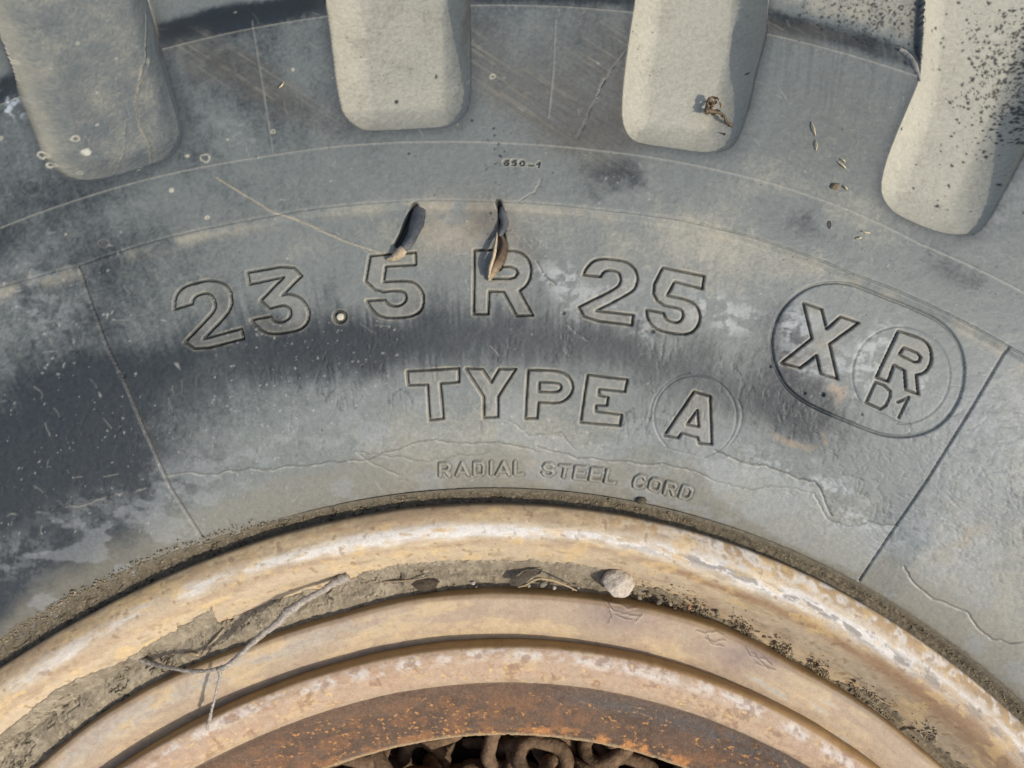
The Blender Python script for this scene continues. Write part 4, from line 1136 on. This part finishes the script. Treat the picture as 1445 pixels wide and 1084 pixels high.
# ---- torn rubber flaps on the sidewall
def flap(center, widths, zs, cols, mat, thick=.0008, seed=0, curl=.0006):
    r = random.Random(seed)
    P = bend(center, zs, .00006, 6, seed); n = len(P); ws = lerp_r(n, widths); m = 9
    V = []; Cc = []
    for i, p in enumerate(P):
        t = (P[min(i + 1, n - 1)] - P[max(i - 1, 0)]).normalized(); s = t.cross(Vector((0, 0, 1))).normalized()
        for k in range(m):
            a = k / (m - 1) * 2 - 1
            V.append(p + s * (a * ws[i] * (1 + r.uniform(-.05, .05))) + Vector((0, 0, -curl * a * a * 2 + r.uniform(-1, 1) * .00006)))
            f = np.interp(i / (n - 1), np.linspace(0, 1, len(cols)), range(len(cols))); i0 = int(f); i1 = min(i0 + 1, len(cols) - 1)
            Cc.append((cols[i0] * (1 - (f - i0)) + cols[i1] * (f - i0)) * r.uniform(.8, 1.2))
    N = len(V); V2 = [v - Vector((0, 0, thick)) for v in V]
    F = []
    for i in range(n - 1):
        for k in range(m - 1):
            a = i * m + k; F.append((a, a + 1, a + m + 1, a + m)); F.append((N + a, N + a + m, N + a + m + 1, N + a + 1))
        for k in (0, m - 1):
            a = i * m + k; q_ = (a, a + m, N + a + m, N + a); F.append(q_ if k == 0 else q_[::-1])
    for i in (0, n - 1):
        for k in range(m - 1):
            a = i * m + k; q_ = (a, N + a, N + a + 1, a + 1); F.append(q_ if i == 0 else q_[::-1])
    return np_mesh("torn_flap", np.array([tuple(v) for v in V + V2]), np.array(F), mat, np.array(Cc + Cc, np.float32))
M_RUB2 = base_mat("torn_rubber", .7, .35, 1600, .3, .8, .0005, 600, .25)
bpy.context.view_layer.update()
cD = srgb(62, 66, 70); cM = srgb(96, 98, 98); cB = srgb(176, 158, 130)
put("torn_flap", flap(zpts(*G2, [(612,118),(603,170),(590,220),(572,270),(552,320),(528,352),(505,375)]), [.0022,.0029,.0030,.0024,.0019,.0017,.0016], [.0312,.0345,.0362,.0370,.0368,.0362,.0352], [cM, cD, cD, cD, cM, cM], M_RUB2, seed=3), tyre)
put("torn_tip", flap(zpts(*G2, [(520,360),(500,382),(478,400),(455,415),(420,424)]), [.0018,.0022,.0019,.0014,.0004], [.0358,.0362,.0352,.0340,.0322], [cB * .8, cB, cB, cB], M_RUB2, seed=4), tyre)
put("torn_flap", flap(zpts(*G2, [(1072,125),(1080,165),(1092,215),(1075,262),(1062,290)]), [.0007,.0015,.0018,.0014,.0010], [.0318,.0335,.0345,.0348,.0345], [cD, cM, cD, cM], M_RUB2, seed=5), tyre)
put("torn_tip", flap(zpts(*G2, [(1075,290),(1085,345),(1072,400),(1045,450),(1020,500),(998,545)]), [.0010,.0018,.0023,.0023,.0017,.0005], [.0338,.0352,.0360,.0360,.0348,.0318], [srgb(96,82,64), srgb(78,64,50), srgb(92,76,58), srgb(140,122,98), cB], M_RUB2, seed=6, curl=.0012), tyre)
put("torn_edge", flap(zpts(*G2, [(1050,270),(1040,340),(1030,400),(1010,470),(1000,530)]), [.0004,.0007,.0008,.0008,.0004], [.0335,.0362,.0375,.0372,.0345], [cB, cB * 1.1, cB * 1.1, cB], M_RUB2, seed=7), tyre)
# torn lug corner at the top right
G15 = ((1180, 0), 5.42)
# ---- dried weed sprig in the third groove, and straws lying on the rubber
def surf_z(px, py):
    j = np.argmin((PXg[::4, ::4] - px) ** 2 + (PYg[::4, ::4] - py) ** 2 + (Zg[::4, ::4] < -.02) * 1e6)
    return float((Zg[::4, ::4] + Hs[::4, ::4] * .001).ravel()[j])
_tp = zpts(*G15, [(490,368),(530,390),(575,440),(608,490),(632,560),(645,615)])
put("torn_edge", flap(_tp, [.0006,.0012,.0017,.0015,.0011,.0006], [surf_z(*q_) + .0009 for q_ in [_tp[0], _tp[1], _tp[2], (_tp[3][0]-5, _tp[3][1]), (_tp[4][0]-6, _tp[4][1]), (_tp[5][0]-6, _tp[5][1])]], [srgb(150,148,140), srgb(140,138,130), srgb(150,146,136)], M_RUB2, seed=8), tyre)
sp_ = bpy.data.objects.new("dried_sprig", None); zz = surf_z(1010, 165); x, y = unproj(1010, 165, zz); sp_.location = (x, y, zz)
finish(sp_, "crumpled dry brown weed sprig lying in the groove between two lugs", "plant"); bpy.context.view_layer.update()
G16 = ((860, 0), 4.927); r = random.Random(4)
chain_pts = [(740,675),(700,690),(675,740),(680,775),(740,780),(790,800),(820,850),(862,895),(820,935),(790,965),(760,1020)]
zl = [zz + .0016 + (.0015 if 2 < i < 8 else 0) for i in range(len(chain_pts))]
p = bend(zpts(*G16, chain_pts), zl, .00015, 5, 3)
put("stem", tube_mesh("stem", p, lerp_r(len(p), [.0004,.0008,.0007,.001,.0006,.0007,.0007,.0009,.0006,.0007,.0003]), M_WOOD, srgb(122, 106, 84), 6, .35, 3), sp_)
for k in range(46):
    c = random.Random(k).choice([(700,780),(715,700),(740,785),(800,960),(785,985),(820,930),(690,770)])
    a = (c[0] + r.gauss(0, 22), c[1] + r.gauss(0, 16)); an = r.uniform(0, 6.28); L = r.uniform(14, 46)
    P = zpts(*G16, [a, (a[0] + L * .5 * math.cos(an), a[1] + L * .5 * math.sin(an)), (a[0] + L * math.cos(an + .5), a[1] + L * math.sin(an + .5))])
    p = bend(P, [zz + r.uniform(.001, .0035) for _ in range(3)], .0001, 3, k)
    put("leaflet", tube_mesh("leaflet", p, lerp_r(len(p), [.0002, .0006, .0002]), M_WOOD, srgb(*r.choice([(108,90,68),(84,68,52),(132,116,90)])), 5, .3, k), sp_)
STW = [((1145,172),(1151,192),"upper straw lying on the lug right of the dried sprig"),((1151,198),(1152,212),"short straw just under the upper straw on the lug"),
       ((1182,228),(1194,238),"straw on the lug left of the lowest groove"),((1186,224),(1193,229),"tiny straw chip above its longer neighbour on the lug"),
       ((1216,327),(1228,329),"level straw on the sidewall below the last groove"),((1171,312),(1171,323),"dark upright straw below the rightmost lug line"),
       ((394,124),(400,116),"pale straw crumb on the first lug"),((1208,337),(1216,335),"small straw under the level straw"),((1190,262),(1196,268),"straw crumb left of the last groove's foot")]
for i, (a, b, lab) in enumerate(STW):
    z1 = surf_z(*a) + .0004; z2 = surf_z(*b) + .0004
    stem("straw", [a, ((a[0] + b[0]) / 2 + 1, (a[1] + b[1]) / 2), b], [z1, max(z1, z2) + .0006, z2], .00034, srgb(196, 180, 144) if i != 5 else srgb(70, 60, 48), lab, "straw", 60 + i)
# seed head crumbs on the lug
zc = surf_z(1178, 262)
o = bpy.data.objects.new("dirt_clod", stone_mesh("dirt_clod", .0019, 71, srgb(118, 106, 84), (1.2, .8, .6), 3)); x, y = unproj(1178, 263, zc); o.location = (x, y, zc + .0007)
finish(o, "crumbly brown dirt clod on the lug left of the last groove", "clod")
zc = surf_z(905, 706)
o = bpy.data.objects.new("dirt_clod", stone_mesh("dirt_clod", .0019, 72, srgb(84, 76, 62), (1.3, .9, .8), 3)); x, y = unproj(905, 706, zc); o.location = (x, y, zc + .0008)
finish(o, "dark dirt clod on the rubber below the word CORD", "clod")

# ------------------------------------------------------------------ chains heaped inside the wheel, ground
M_CHAIN = flat_mat("rusty_chain", srgb(116, 95, 74), rough=.85, spec=.2, noise_scale=240, noise_amt=.4, bump=.7, bump_dist=.002, scale2=60, amt2=.35)
def link_mesh(L, W, rad, seg=28, rs_=10):
    V = []; F = []
    for i in range(seg):
        a = 2 * math.pi * i / seg
        c, s = math.cos(a), math.sin(a)
        hx = (L / 2 - W / 2) * (1 if c > 0 else -1); cx = hx + c * W / 2; cy = s * W / 2
        for k in range(rs_):
            b = 2 * math.pi * k / rs_; rr = rad * (1 + .05 * math.sin(i * 1.7 + k))
            V.append((cx + c * rr * math.cos(b), cy + s * rr * math.cos(b), rr * math.sin(b)))
    for i in range(seg):
        for k in range(rs_):
            i2 = (i + 1) % seg; k2 = (k + 1) % rs_
            F.append((i * rs_ + k, i2 * rs_ + k, i2 * rs_ + k2, i * rs_ + k2))
    return np_mesh("chain_link", np.array(V), np.array(F), M_CHAIN)
LK = link_mesh(.031, .020, .0050)
r = random.Random(17)
starts = [(-.20, -.245, .0, "leftmost"), (-.12, -.24, .3, "second from the left"), (-.05, -.232, .35, "third from the left"), (.02, -.245, -.2, "fourth from the left"), (.08, -.262, -.3, "rightmost"),
          (-.14, -.28, .2, "lower left"), (-.02, -.27, .1, "lower middle"), (.06, -.29, -.1, "lower right")]
for c in range(8):
    ch = bpy.data.objects.new("rusty_chain", None); x, y, an, w_ = starts[c]; z = -.150 - .012 * (c % 3) - (.02 if c > 4 else 0); ch.location = (x, y, z)
    finish(ch, "rusty brown chain heaped in the dark wheel hole, %s in view" % w_, "chain", "rusty chains in the wheel hole"); cx_, cy_, cz_ = 0, 0, 0
    for k in range(17):
        o = bpy.data.objects.new("chain_link", LK); o.parent = ch
        o.location = (cx_, cy_, cz_); o.rotation_euler = (math.pi / 2 * (k % 2) + r.uniform(-.6, .6), r.uniform(-.35, .35), an)
        COL.objects.link(o)
        an += r.uniform(-.95, .95)
        if cy_ + y > -.212: an -= .6 if math.cos(an) > 0 else -.6
        cx_ += .019 * math.cos(an); cy_ += .016 * math.sin(an); cz_ += r.uniform(-.009, .009); cz_ *= .85

def ground():
    m = flat_mat("soil", srgb(92, 76, 58), rough=.95, spec=.1, noise_scale=30, noise_amt=.3, bump=1, bump_dist=.01, scale2=5, amt2=.3)
    n = 61; xs = np.linspace(-1, 1, n); xs = np.sign(xs) * np.abs(xs) ** 3 * 60
    X, Y = np.meshgrid(xs, xs); Z = -.605 + (fbm(X * 1.3, Y * 1.3, 901, 3) - .5) * .02 - .004
    V = np.stack([X, Y, Z], -1).reshape(-1, 3)
    o = bpy.data.objects.new("ground", np_mesh("ground", V, grid_faces(n, n, False), m)); finish(o, kind="structure")
ground()
# the heap the chains lie on: a soil mound inside the wheel
n = 80; g_ = np.linspace(-.3, .3, n); X, Y = np.meshgrid(g_, g_)
Z = -.185 - .35 * sst(.225, .262, np.hypot(X, Y)) * 1 + (fbm(X * 30, Y * 30, 911, 4) - .5) * .03
M_SOIL = flat_mat("dark_soil", srgb(56, 44, 34), rough=.95, spec=.1, noise_scale=200, noise_amt=.4, bump=1, bump_dist=.004, scale2=50, amt2=.3)
o = bpy.data.objects.new("soil_heap", np_mesh("soil_heap", np.stack([X, Y, Z], -1).reshape(-1, 3), grid_faces(n, n, False), M_SOIL)); o.location = (WX, WY, 0)
finish(o, "dark soil heap under the chains inside the wheel", None, None, "stuff")
